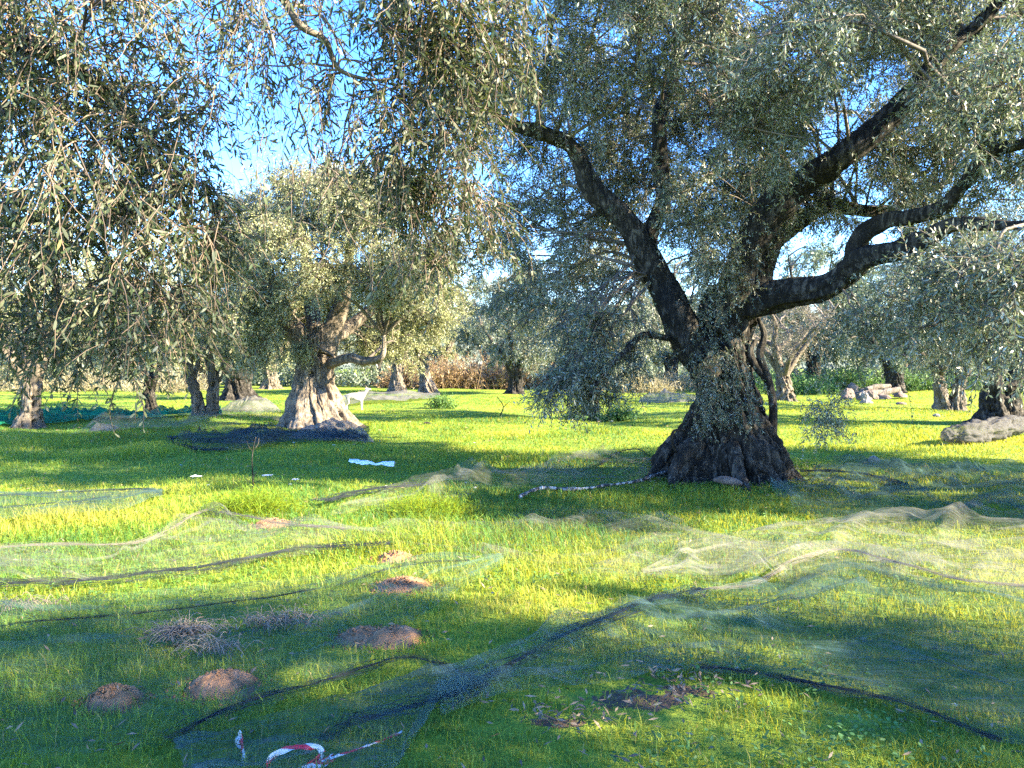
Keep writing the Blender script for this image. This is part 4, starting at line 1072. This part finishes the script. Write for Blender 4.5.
net('thin net across sunlit grass at the right edge', [(860, 560), (940, 575), (1010, 560), (1090, 556)], [(880, 590), (960, 600), (1020, 604), (1090, 604)], M['net_grey'], folds=.08, base_h=.06, seed=13, nu=90, nv=40, along=1., hems=())


def net_heap(label, px, py, wpx, hpx, mat, seed, dep=.6, group='gathered net heaps'):
    g = on_ground(px, py); s = g[1] / FPX; rx, h = wpx / 2 * s, hpx * s; ry = max(rx * dep, .3)
    n, k = 60, 90
    t = np.linspace(0, 1, n)[:, None]; th = np.linspace(0, 2 * math.pi, k, endpoint=False)[None]
    wob = 1 + .35 * (fbm(np.stack([np.cos(th) * 1.5 + 0 * t, np.sin(th) * 1.5 + 0 * t, t * 0 + seed + 0 * th], -1), 3, seed) - .5)
    X = g[0] + rx * t * wob * np.cos(th); Yy = g[1] + ry * (1 + t * wob * np.sin(th))
    fold = ridged(np.stack([X * 1.9, Yy * 1.2, 0 * X + seed], -1), 5, seed) ** 1.5 * 1.25
    Z = gz(X, Yy) - .02 + h * np.clip(1 - t ** 2, 0, 1) ** .8 * (.45 + .75 * fold)
    V = np.stack([X, Yy, Z], -1); idx = np.arange(n * k).reshape(n, k)
    a, b2 = idx[:-1], idx[1:]
    m = MB(); m.add(V.reshape(-1, 3), np.stack([a, b2, np.roll(b2, -1, 1), np.roll(a, -1, 1)], -1).reshape(-1, 4))
    return tag(m.build('net_heap', mat, None, (g[0], g[1] + ry, 0)), label, 'net', group)


net_heap('brownish net bunched up around the foot of the pale furrowed trunk', 325, 443, 92, 22, M['net_dense'], 1, .35)
net_heap('grey net heap in front of the wide black far trunk', 243, 412, 66, 13, M['net_dense'], 2)
net_heap('small pale net bundle on grass beyond the left net', 98, 434, 30, 9, M['net_dense'], 3)
net_heap('low grey heap behind the huge trunk, at its left', 672, 403, 66, 12, M['net_dense'], 4)
# rolled net at the foot of the right-hand olive
m = MB()
P = limb_mb(m, rows([(944, 437, 15.3, 5), (952, 435, 15.4, 9), (970, 434, 15.5, 10), (990, 431, 16.2, 9), (1008, 427, 17.0, 8), (1040, 422, 18.0, 7)]), 140, 60, .75, 201, 9.0)
tag(m.build('net_roll', net_mat('rolled_net', (0.13, 0.125, 0.12), 0.5, 1.0, 7.0), None, P[0]), 'long grey rolled-up net lying at the stout right-edge trunk', 'net')

# ------------------------------------------------------------------ mole hills and dead grass
ml = ['crumbly brown molehill at the bottom left corner', 'smooth low molehill right of the crumbly corner one', 'flat dusty molehill joined to a sunlit one', 'sunlit rounded molehill touching a flatter one',
      'small tan molehill in the sunlit grass strip', 'dark crumbly molehill in shade below the sunlit one', 'tiny flat soil patch beside the pale net edge']
for i, (px, py, w, h, kd) in enumerate(mounds):
    g = on_ground(px, py); s = g[1] / FPX; rx = .56 * w * s; ry = rx * .85; hh = h * s * .62
    n, k = 34, 60
    t = np.linspace(0, 1, n)[:, None]; th = np.linspace(0, 2 * math.pi, k, endpoint=False)[None]
    wob = 1 + .3 * (fbm(np.stack([np.cos(th) * 1.3 + 0 * t, np.sin(th) * 1.3 + 0 * t, 0 * t + 0 * th + i], -1), 3, i) - .5)
    X = g[0] + rx * 1.12 * t * wob * np.cos(th); Yy = g[1] + ry * (.9 + 1.12 * t * wob * np.sin(th))
    rough = .022 if kd == 'crumbly' else .012
    Z = gz(X, Yy) - .01 + hh * np.clip(1 - t ** 2.4, 0, 1) ** .95 * (.75 + .5 * fbm(np.stack([X * 7, Yy * 7, 0 * X], -1), 2, i + 3)) + rough * (fbm(np.stack([X * 36, Yy * 36, 0 * X], -1), 3, i + 7) - .5) * 2 * (1 - t ** 3)
    V = np.stack([X, Yy, Z], -1); idx = np.arange(n * k).reshape(n, k); a, b2 = idx[:-1], idx[1:]
    m = MB(); m.add(V.reshape(-1, 3), np.stack([a, b2, np.roll(b2, -1, 1), np.roll(a, -1, 1)], -1).reshape(-1, 4))
    r2 = np.random.default_rng(i)
    for _ in range(420 if kd == 'crumbly' else 170):
        rr, aa = r2.random() ** .5 * 1.45, r2.uniform(0, 6.28); x_, y_ = g[0] + rx * rr * math.cos(aa), g[1] + ry * (.9 + rr * math.sin(aa))
        z_ = float(gz(x_, y_)) + hh * max(0, 1 - rr * rr) ** 1.1
        q = r2.uniform(.004, .013); o8 = np.array([(1, 0, 0), (-1, 0, 0), (0, 1, 0), (0, -1, 0), (0, 0, 1), (0, 0, -1)]) * q * r2.uniform(.6, 1.3, (6, 1))
        m.add(np.array([x_, y_, z_]) + o8, [(0, 2, 4), (2, 1, 4), (1, 3, 4), (3, 0, 4), (2, 0, 5), (1, 2, 5), (3, 1, 5), (0, 3, 5)])
    tag(m.build('dirt_mound', M['soil'], None, (g[0], g[1], 0)), ml[i], 'molehill', 'molehills in the grass')


def straw(label, px, py, wpx, dpx, cnt, seed, hl=.16, tilt=.35, mat='straw'):
    r2 = np.random.default_rng(seed); g = on_ground(px, py); s = g[1] / FPX
    x = g[0] + r2.normal(0, wpx * s * .3, cnt); y = g[1] + r2.normal(0, wpx * s * dpx * .3, cnt)
    root = np.stack([x, y, gz(x, y) + .02 + .05 * r2.random(cnt)], -1)
    d = np.stack([r2.normal(0, 1, cnt), r2.normal(0, .7, cnt), r2.uniform(0, tilt, cnt)], -1); d = norm(d)
    P = root[:, None] + d[:, None] * np.linspace(0, 1, 5)[None, :, None] * (hl * r2.uniform(.4, 1.2, (cnt, 1, 1)))
    P[:, :, 2] += .05 * np.sin(np.linspace(0, 2.6, 5))[None] - .02 * np.linspace(0, 1, 5)[None]
    m = MB(); batch_tubes(m, P, np.full((cnt, 5), .0018) * r2.uniform(.6, 1.4, (cnt, 1)), 3, r2.random(cnt))
    return tag(m.build('dead_grass_tuft', M[mat], None, (g[0], g[1], 0)), label, 'dead grass', 'dead grass tufts')


straw('greyish flattened dead grass tuft between the molehills', 185, 655, 46, .5, 260, 1, .14)
straw('small dead grass patch above the smooth molehill', 215, 672, 44, .5, 90, 2, .11)
straw('thin straw scraps beside the near net fold', 275, 645, 70, .4, 140, 3, .12)
straw('straw scraps at the left edge of the shaded grass', 30, 618, 60, .5, 70, 5, .10)

# ------------------------------------------------------------------ striped barrier tape
def tape_mat():
    m, nt, out = new_mat('red_white_tape')
    uv = nt.nodes.new('ShaderNodeTexCoord').outputs['UV']
    sx = nt.nodes.new('ShaderNodeSeparateXYZ'); nt.links.new(uv, sx.inputs[0])
    ad = nt.nodes.new('ShaderNodeMath'); ad.operation = 'MULTIPLY_ADD'; ad.inputs[1].default_value = .055
    nt.links.new(sx.outputs[1], ad.inputs[0]); nt.links.new(sx.outputs[0], ad.inputs[2])
    md = nt.nodes.new('ShaderNodeMath'); md.operation = 'MODULO'; md.inputs[1].default_value = .16; nt.links.new(ad.outputs[0], md.inputs[0])
    gt = nt.nodes.new('ShaderNodeMath'); gt.operation = 'GREATER_THAN'; gt.inputs[1].default_value = .075; nt.links.new(md.outputs[0], gt.inputs[0])
    p = nt.nodes.new('ShaderNodeBsdfPrincipled'); p.inputs['Roughness'].default_value = .3
    nt.links.new(mixcol(nt, gt.outputs[0], (.82, .82, .84), (.72, .025, .05)), p.inputs['Base Color'])
    nt.links.new(p.outputs[0], out.inputs[0])
    return m


M['tape'] = tape_mat()


def ribbon(m_list, pts, width, seed, flatness, u0=0.0):
    """pts rows x,y,z,roll"""
    q = spline(np.array(pts, float), 90); P = q[:, :3]; T = norm(np.gradient(P, axis=0))
    q[:, 3] += 1.1 * (fbm(np.stack([np.arange(90) * .16, 0. * np.arange(90), 0. * np.arange(90) + seed], -1), 3, seed) - .5) * 2
    ref = np.stack([np.zeros(90), -np.sin(q[:, 3]), np.cos(q[:, 3])], -1)
    Wd = ref - T * (ref * T).sum(1, keepdims=True); Wd = norm(Wd)
    s = np.concatenate([[0], np.cumsum(np.linalg.norm(np.diff(P, axis=0), axis=1))]) + u0
    nrm = np.cross(T, Wd); cols = np.linspace(-.5, .5, 5)
    w = width * (1.1 - .75 * fbm(np.stack([s * 9, 0 * s, 0 * s], -1), 2, seed))
    crk = (fbm(np.stack([s[:, None] * 30 + 0 * cols, 0 * s[:, None] + cols * 3, 0 * s[:, None] + 0 * cols], -1), 2, seed) - .5) * .030
    V = P[:, None] + Wd[:, None] * (cols[None, :, None] * w[:, None, None]) + nrm[:, None] * crk[..., None]
    UV = np.stack([np.repeat(s[:, None], 5, 1), np.repeat((cols + .5)[None], 90, 0)], -1)
    return V, UV


def pt(px, py, z, roll):
    g = on_ground(px, py, z); return (g[0], g[1], z, .25 - roll)


mt = MB(); uvs = []
for pts, w in (([pt(236, 735, .10, .4), pt(240, 742, .09, .5), pt(243, 752, .08, .3), pt(245, 765, .06, .6), pt(248, 785, .04, .5), pt(255, 800, .04, .8), pt(262, 785, .05, .9), pt(268, 762, .09, .8), pt(282, 751, .12, .7), pt(300, 747, .13, .8), pt(318, 748, .12, .7), pt(322, 755, .09, .9), pt(312, 764, .07, 1.0), pt(300, 770, .06, .9), pt(318, 766, .07, .8), pt(333, 757, .08, .8), pt(322, 762, .08, 1.2)], .046),
               ([pt(330, 758, .09, .6), pt(355, 750, .09, 1.2), pt(380, 741, .09, .7), pt(402, 732, .09, 1.2)], .012)):
    V, UV = ribbon(mt, pts, w, 3, 0)
    idx = np.arange(450).reshape(90, 5)
    mt.add(V.reshape(-1, 3), np.stack([idx[:-1, :-1], idx[:-1, 1:], idx[1:, 1:], idx[1:, :-1]], -1).reshape(-1, 4)); uvs.append(UV.reshape(-1, 2))
g = on_ground(290, 755)
tag(mt.build('barrier_tape', M['tape'], None, (g[0], g[1], 0), uv=np.concatenate(uvs)), 'crumpled red and white striped tape looping on the near grass', 'tape')

# ------------------------------------------------------------------ rope from the trunk foot
def rope_mat():
    m, nt, out = new_mat('speckled_rope'); co = objco(nt)
    p = nt.nodes.new('ShaderNodeBsdfPrincipled'); p.inputs['Roughness'].default_value = .8
    nt.links.new(ramp(nt, noise_tex(nt, 14, 3, .6, co), [(.42, (.03, .028, .028)), (.5, (.10, .08, .07)), (.58, (.42, .40, .38))]), p.inputs['Base Color'])
    nt.links.new(p.outputs[0], out.inputs[0]); return m


M['rope'] = rope_mat()
o = tubeline('rope', [(520, 508), (535, 500), (550, 497), (580, 496), (605, 491), (640, 486), (665, 480), (686, 472)], .019, M['rope'], seed=5, n=100, z=.09, origin=(*on_ground(600, 492)[:2], 0))
tag(o, 'black and white twisted rope trailing from the huge trunk foot', 'rope')

# ------------------------------------------------------------------ white plastic strip
g = poly_ground([(350, 470), (362, 472), (373, 473), (384, 474), (395, 474)]); q = spline(g, 50)
m = MB(); V = []
for k, c in enumerate(np.linspace(-.5, .5, 7)):
    ww = .15 * (1 - .6 * np.exp(-((np.linspace(0, 1, 50) - .58) / .12) ** 2))
    V.append(np.column_stack([q[:, 0], q[:, 1] + c * ww * 1.3, gz(q[:, 0], q[:, 1]) + .09 + .06 * ww / .22 * np.cos(c * 3) + .07 * (ridged(np.column_stack([q[:, 0] * 5, np.full(50, c * 4.), q[:, 0] * 0]), 3, 4) - .5)]))
V = np.stack(V, 1); idx = np.arange(350).reshape(50, 7)
m.add(V.reshape(-1, 3), np.stack([idx[:-1, :-1], idx[:-1, 1:], idx[1:, 1:], idx[1:, :-1]], -1).reshape(-1, 4))
tag(m.build('plastic_strip', M['white'], None, (q[:, 0].mean(), q[:, 1].mean(), 0)), 'crumpled white plastic strip lying flat in the shaded grass', 'litter')

# ------------------------------------------------------------------ stones
def stone(px, py, wpx, hpx, mat, seed):
    g = on_ground(px, py); s = g[1] / FPX
    bm_v = []
    n, k = 14, 20
    ph = np.linspace(0, math.pi, n)[:, None]; th = np.linspace(0, 2 * math.pi, k, endpoint=False)[None]
    D = np.stack([np.sin(ph) * np.cos(th), np.sin(ph) * np.sin(th), np.cos(ph) + 0 * th], -1)
    r = .75 + .6 * (fbm(D * 1.3 + seed * 5.1, 3, seed) - .3)
    r = np.round(r * 9) / 9 * .6 + r * .4
    V = D * r[..., None] * np.array([wpx / 2 * s, wpx / 2 * s * .8, hpx * s * .62])
    V[..., 2] = np.maximum(V[..., 2], -.1 * hpx * s)
    V += np.array([g[0], g[1] + wpx / 2 * s * .6, float(gz(g[0], g[1])) + hpx * s * .25])
    idx = np.arange(n * k).reshape(n, k); a, b2 = idx[:-1], idx[1:]
    m = MB(); m.add(V.reshape(-1, 3), np.stack([a, b2, np.roll(b2, -1, 1), np.roll(a, -1, 1)], -1).reshape(-1, 4))
    return m.build('stone', mat, None, (g[0], g[1], 0), smooth=False)


tag(stone(876, 460, 14, 9, M['stone'], 1), 'pale pointed stone alone in grass right of the hanging spray', 'stone')
tag(stone(868, 404, 14, 7, M['stone'], 2), 'white block lying in front of the stone heap', 'stone')
tag(stone(903, 405, 12, 4, M['stone_brown'], 3), 'flat dark stone right of the heap in sunlit grass', 'stone')
tag(stone(938, 419, 8, 4, M['stone'], 5), 'small pale stone below the leaning fork-trunked olive', 'stone')
r3 = np.random.default_rng(3)
for i in range(24):
    px = 843 + 62 * r3.random(); py = 404 - r3.random() * 13 - (px - 843) * .05
    mtl = M['stone'] if r3.random() < .25 else M['stone_brown']
    tag(stone(px, py, r3.uniform(8, 17), r3.uniform(6, 14), mtl, 20 + i), 'rough stone among the far heap on the grass', 'stone', 'stones of the far heap')
for i, (a, b2) in enumerate((((858, 397), (882, 392)), ((878, 396), (899, 389)), ((866, 390), (890, 386)))):
    YL = 37.0 + .35 * i; ga, gb = at(*a, YL), at(*b2, YL + .5); m = MB()
    limb_mb(m, np.array([(*ga, .13), (*(.6 * ga + .4 * gb + np.array([0, 0, .04])), .15), (*gb, .10)]), 24, 12, .5, 300 + i)
    tag(m.build('log', M['bark_grey'], None, ga), ('lowest weathered log on the far stone heap', 'long grey log sloping across the far stone heap', 'uppermost weathered log on the far stone heap')[i], 'log')

# bark slab at the trunk foot
m = MB(); limb_mb(m, rows([(714, 480, 9.7, 2), (722, 480, 9.7, 4.5), (735, 482, 9.7, 4), (742, 484, 9.7, 2)]), 30, 10, .4, 41, 12)
tag(m.build('bark_piece', M['stone_brown'], None, at(728, 482, 9.7)), 'reddish piece of fallen bark at the huge trunk foot', 'bark')

# ------------------------------------------------------------------ small plants
def bush(name, label, cat, px, py, wpx, hpx, cnt, L, W_, mat, seed, depth=.7, npairs=6, up=.9, group=None, Y=None):
    r2 = np.random.default_rng(seed); g = on_ground(px, py) if Y is None else np.array([(px - 512) / FPX * Y, Y, 0]); s = g[1] / FPX
    w, h = wpx * s, hpx * s
    root = np.stack([g[0] + r2.normal(0, w * .22, cnt), g[1] + r2.normal(0, w * .22 * depth, cnt), np.zeros(cnt)], -1)
    root[:, 2] = gz(root[:, 0], root[:, 1])
    d = np.stack([(root[:, 0] - g[0]) / w * 1.6 + r2.normal(0, .25, cnt), r2.normal(0, .25, cnt), np.full(cnt, up)], -1)
    e = empty(name, (g[0], g[1], float(gz(g[0], g[1])))); b = np.array(e.location)
    lf = MB(); wd = lf
    q = 1 - np.clip(np.abs(root[:, 0] - g[0]) / (w * .6), 0, .8) ** 2
    grow_twigs(lf, wd, root, d, h * 1.05 * q * r2.uniform(.55, 1.1, cnt), r2, 5, .06, .18, npairs, L, W_, .002 * max(1, g[1] / 10), False, .95, .1)
    lf.build('foliage', mat, e, b)
    return tag(e, label, cat, group)


bush('plant', 'small bright green weed clump in sunlit far grass', 'plant', 442, 408, 26, 16, 80, .12, .05, M['leaf_weed'], 1)
bush('plant', 'dark green leafy clump at the dusky olive\'s foot, nearer the huge trunk', 'plant', 618, 419, 40, 16, 110, .12, .05, M['leaf_weed'], 2)
bush('plant', 'low dark weed clump left of the dusky olive trunk', 'plant', 574, 419, 30, 10, 70, .10, .04, M['leaf_weed'], 3)
bush('tall_grass_tuft', 'yellow-green tall grass tuft under the bare sapling', 'grass tuft', 250, 522, 95, 24, 420, .11, .006, M['tuft'], 4, npairs=3)
bush('tall_grass_tuft', 'yellow-green tall grass tuft near the thin net\'s dark hem', 'grass tuft', 430, 520, 110, 22, 420, .11, .006, M['tuft'], 5, npairs=3)
SG = 'russet scrub bushes at the field edge'
for i, (px, Y, w, h, mk) in enumerate(((445, 50, 60, 34, 'leaf_dry'), (485, 51, 70, 38, 'leaf_dry'), (530, 52, 60, 36, 'leaf_dry'), (575, 53, 60, 34, 'leaf_dry'), (410, 53, 50, 26, 'leaf_dry'))):
    bush('scrub_bush', ('russet dry scrub bush beside the leaning pale trunk', 'tallest russet scrub bush in the middle of the thicket', 'russet scrub bush behind the distant dark-trunked olive', 'russet scrub bush hidden behind the dusky olive', 'low russet scrub between two distant trunks')[i], 'bush', px, 0, w, h, 380, .30, .06, M[mk], 30 + i, group=SG, Y=Y, npairs=6, up=.8)
for i, (px, Y, w, h) in enumerate(((20, 46, 90, 26), (85, 48, 90, 28), (170, 47, 80, 24), (640, 46, 60, 24), (690, 48, 70, 24))):
    bush('reed_clump', ('pale dry reed clump at the far left edge', 'pale dry reed clump behind the green net', 'pale dry reed clump behind the twin trunks', 'pale dry reeds left of the huge trunk', 'pale dry reeds behind the low grey heap')[i], 'reeds', px, 0, w, h, 260, .42, .03, M['leaf_straw'], 50 + i, Y=Y, npairs=4, group='dry reeds at the field edge')
for i, (px, Y, w, h) in enumerate(((790, 44, 90, 24), (850, 46, 80, 26), (920, 47, 80, 22), (985, 46, 80, 22), (735, 46, 70, 24))):
    bush('shrub', ('green shrub behind the sparse pruned olive', 'green shrub behind the stone heap', 'green shrub beyond the whitish far trunk', 'green shrub beyond the stout right-edge olive', 'green shrub directly behind the huge trunk')[i], 'shrub', px, 0, w, h, 300, .22, .07, M['leaf_weed'], 70 + i, Y=Y, group='green shrubs at the field edge')

# undergrowth that closes the far side of the field
r4 = np.random.default_rng(44); cnt = 5200
ux = r4.uniform(-48, 52, cnt); uy = r4.uniform(56, 62, cnt) + 3 * np.sin(ux * .2); hh_ = 1.0 + 1.6 * fbm(np.stack([ux * .25, uy * .1, 0 * ux], -1), 3, 5)
m = MB(); grow_twigs(m, None, np.stack([ux, uy, gz(ux, uy)], -1), np.stack([r4.normal(0, .35, cnt), r4.normal(0, .35, cnt), np.ones(cnt)], -1), hh_ * r4.uniform(.5, 1.2, cnt), r4, 4, .03, .2, 6, .34, .13, 0, False, 1.0, .05)
tag(m.build('undergrowth', M['leaf_blue']), 'dark tangled undergrowth along the far side of the grass', 'undergrowth', kind='stuff')

# bare sapling
g = on_ground(253, 500); b = np.array([g[0], g[1], 0]); Yg = g[1]
sap = empty('sapling', b); m = MB()
for l in ([(253, 500, Yg, .9), (253, 480, Yg, .8), (252, 460, Yg, .6), (254, 445, Yg, .4), (256, 437, Yg, .3)], [(254, 450, Yg, .4), (258, 444, Yg, .3), (259, 438, Yg, .2)], [(253, 452, Yg, .4), (249, 447, Yg, .3), (247, 441, Yg, .2)],
          [(253, 484, Yg, .4), (247, 480, Yg, .3), (244, 476, Yg, .2)], [(253, 483, Yg, .4), (259, 481, Yg, .3), (262, 482, Yg, .2)], [(253, 488, Yg, .4), (248, 486, Yg, .3), (245, 488, Yg, .2)], [(253, 478, Yg, .4), (256, 472, Yg, .3)]):
    limb_mb(m, rows(l), 16, 6, .1, 5)
m.build('stem', M['bark_dark'], sap, b)
tag(sap, 'bare thin sapling standing in the shaded grass left of centre', 'sapling')
# twig stuck in the far grass
m = MB(); limb_mb(m, np.array([(*on_ground(500, 416)[:2], .0, .02), (*(on_ground(500, 416)[:2] + np.array([.1, 0])), .3, .015), (*(on_ground(500, 416)[:2] + np.array([-.1, 0])), .62, .01)]), 14, 6, .1, 6)
limb_mb(m, np.array([(*(on_ground(500, 416)[:2] + np.array([.08, 0])), .25, .012), (*(on_ground(500, 416)[:2] + np.array([.3, 0])), .45, .006)]), 10, 5, .1, 7)
tag(m.build('stick', M['bark_dark'], None, (*on_ground(500, 416)[:2], 0)), 'thin forked stick poking up from sunlit far grass', 'stick')
# dark clod
tag(stone(427, 423, 9, 3.5, M['bark_dark'], 9), 'small dark clod on the sunlit grass near the weed clump', 'clod')


# white umbel flowers
def flower(px, py, hpx, wpx, label, group=None):
    g = on_ground(px, py); s = g[1] / FPX; h = hpx * s; b = np.array([g[0], g[1], float(gz(g[0], g[1]))])
    e = empty('flower', b); m = MB()
    limb_mb(m, np.array([(*b, .006), (b[0] + .01, b[1], b[2] + h * .5, .005), (b[0], b[1], b[2] + h, .004)]), 10, 5, .05, 3)
    m.build('stem', M['leaf_weed'], e, b)
    r2 = np.random.default_rng(int(px)); n = 26 if wpx > 4 else 12; m = MB()
    a = r2.uniform(0, 6.28, n); rr = np.sqrt(r2.random(n)) * wpx / 2 * s
    pos = np.stack([b[0] + rr * np.cos(a), b[1] + rr * np.sin(a), b[2] + h + .01 * r2.random(n)], -1)
    for k in range(5):
        dd = np.stack([np.cos(a + k * 1.257), np.sin(a + k * 1.257), np.full(n, .15)], -1)
        add_leaves(m, pos, dd, wpx * s * .2, wpx * s * .13, r2, flat=.1)
    m.build('petals', M['petal'], e, b)
    return tag(e, label, 'flower', group)


flower(196, 500, 17, 10, 'tallest white umbel flower left of the bare sapling', 'white umbel flowers')
flower(267, 492, 9, 9, 'low white umbel right of the bare sapling', 'white umbel flowers')
flower(295, 493, 6, 7, 'small white umbel farther right of the sapling', 'white umbel flowers')
flower(59, 497, 6, 5, 'small white flower above the flat left-edge net', 'white umbel flowers')
for i, (px, py) in enumerate(((955, 712), (882, 566), (737, 688))):
    flower(px, py, 4, 5, ('lone white daisy in shaded grass, lower right', 'white daisy below the rumpled sunlit net ridge', 'white daisy seen through the bluish foreground net')[i], 'white daisies')
r3 = np.random.default_rng(12)
for i in range(14):
    flower(r3.uniform(180, 620), r3.uniform(440, 500), 4, 3, 'tiny white daisy in the shaded middle grass', 'tiny white daisies')

# ------------------------------------------------------------------ goat
def goat():
    g = on_ground(356, 408); Yg = g[1]; b = np.array([g[0], g[1], float(gz(g[0], g[1]))])
    V, E, R = [], [], []
    def v(x, y, z, r, p=None):
        V.append((x, y, z)); R.append(r)
        if p is not None: E.append((p, len(V) - 1))
        return len(V) - 1
    hip = v(-.30, 0, .56, .135); mid = v(-.05, 0, .53, .16, hip); ch = v(.22, 0, .55, .145, mid)
    nk = v(.34, 0, .66, .085, ch); nk2 = v(.42, 0, .78, .065, nk); hd = v(.46, 0, .86, .062, nk2); mz = v(.55, 0, .85, .045, hd); ns = v(.62, 0, .83, .032, mz)
    tl = v(-.42, 0, .60, .035, hip); v(-.48, 0, .58, .015, tl)
    for s in (1, -1):
        a = v(-.30, .09 * s, .42, .075, hip); k = v(-.25, .095 * s, .32, .045, a); h = v(-.36, .095 * s, .20, .028, k); f = v(-.34, .095 * s, .05, .022, h); v(-.31, .095 * s, .0, .026, f)
        a = v(.22, .09 * s, .40, .06, ch); k = v(.23, .095 * s, .25, .032, a); f = v(.235, .095 * s, .05, .021, k); v(.255, .095 * s, .0, .026, f)
        e = v(.43, .055 * s, .89, .02, hd); v(.39, .12 * s, .87, .022, e)
    me = bpy.data.meshes.new('goat'); me.from_pydata(V, E, []); o = bpy.data.objects.new('goat', me); COL.objects.link(o); o.location = b
    o.scale = (.92, .92, .92)
    sm = o.modifiers.new('skin', 'SKIN'); sm.use_smooth_shade = True
    for i, sv in enumerate(me.skin_vertices[0].data):
        sv.radius = (R[i], R[i]); sv.use_root = (i == 1)
    sub = o.modifiers.new('sub', 'SUBSURF'); sub.levels = 2; sub.render_levels = 2
    me.materials.append(M['goat'])
    tag(o, 'white goat standing with raised head behind the pale furrowed trunk', 'goat')
    m = MB()
    for s in (1, -1):
        limb_mb(m, np.array([(.44, .03 * s, .90, .014), (.41, .04 * s, .97, .010), (.36, .05 * s, 1.0, .004)]), 10, 6, .05, 2)
    m.build('horns', M['bark_grey'], o, (0, 0, 0))
    m = MB()
    for s in (1, -1):
        c = np.array([.515, .045 * s, .875]); o6 = np.array([(1, 0, 0), (-1, 0, 0), (0, 1, 0), (0, -1, 0), (0, 0, 1), (0, 0, -1)]) * .012
        m.add(c + o6, [(0, 2, 4), (2, 1, 4), (1, 3, 4), (3, 0, 4), (2, 0, 5), (1, 2, 5), (3, 1, 5), (0, 3, 5)])
    m.build('eyes', M['hem_shaded'], o, (0, 0, 0))


goat()
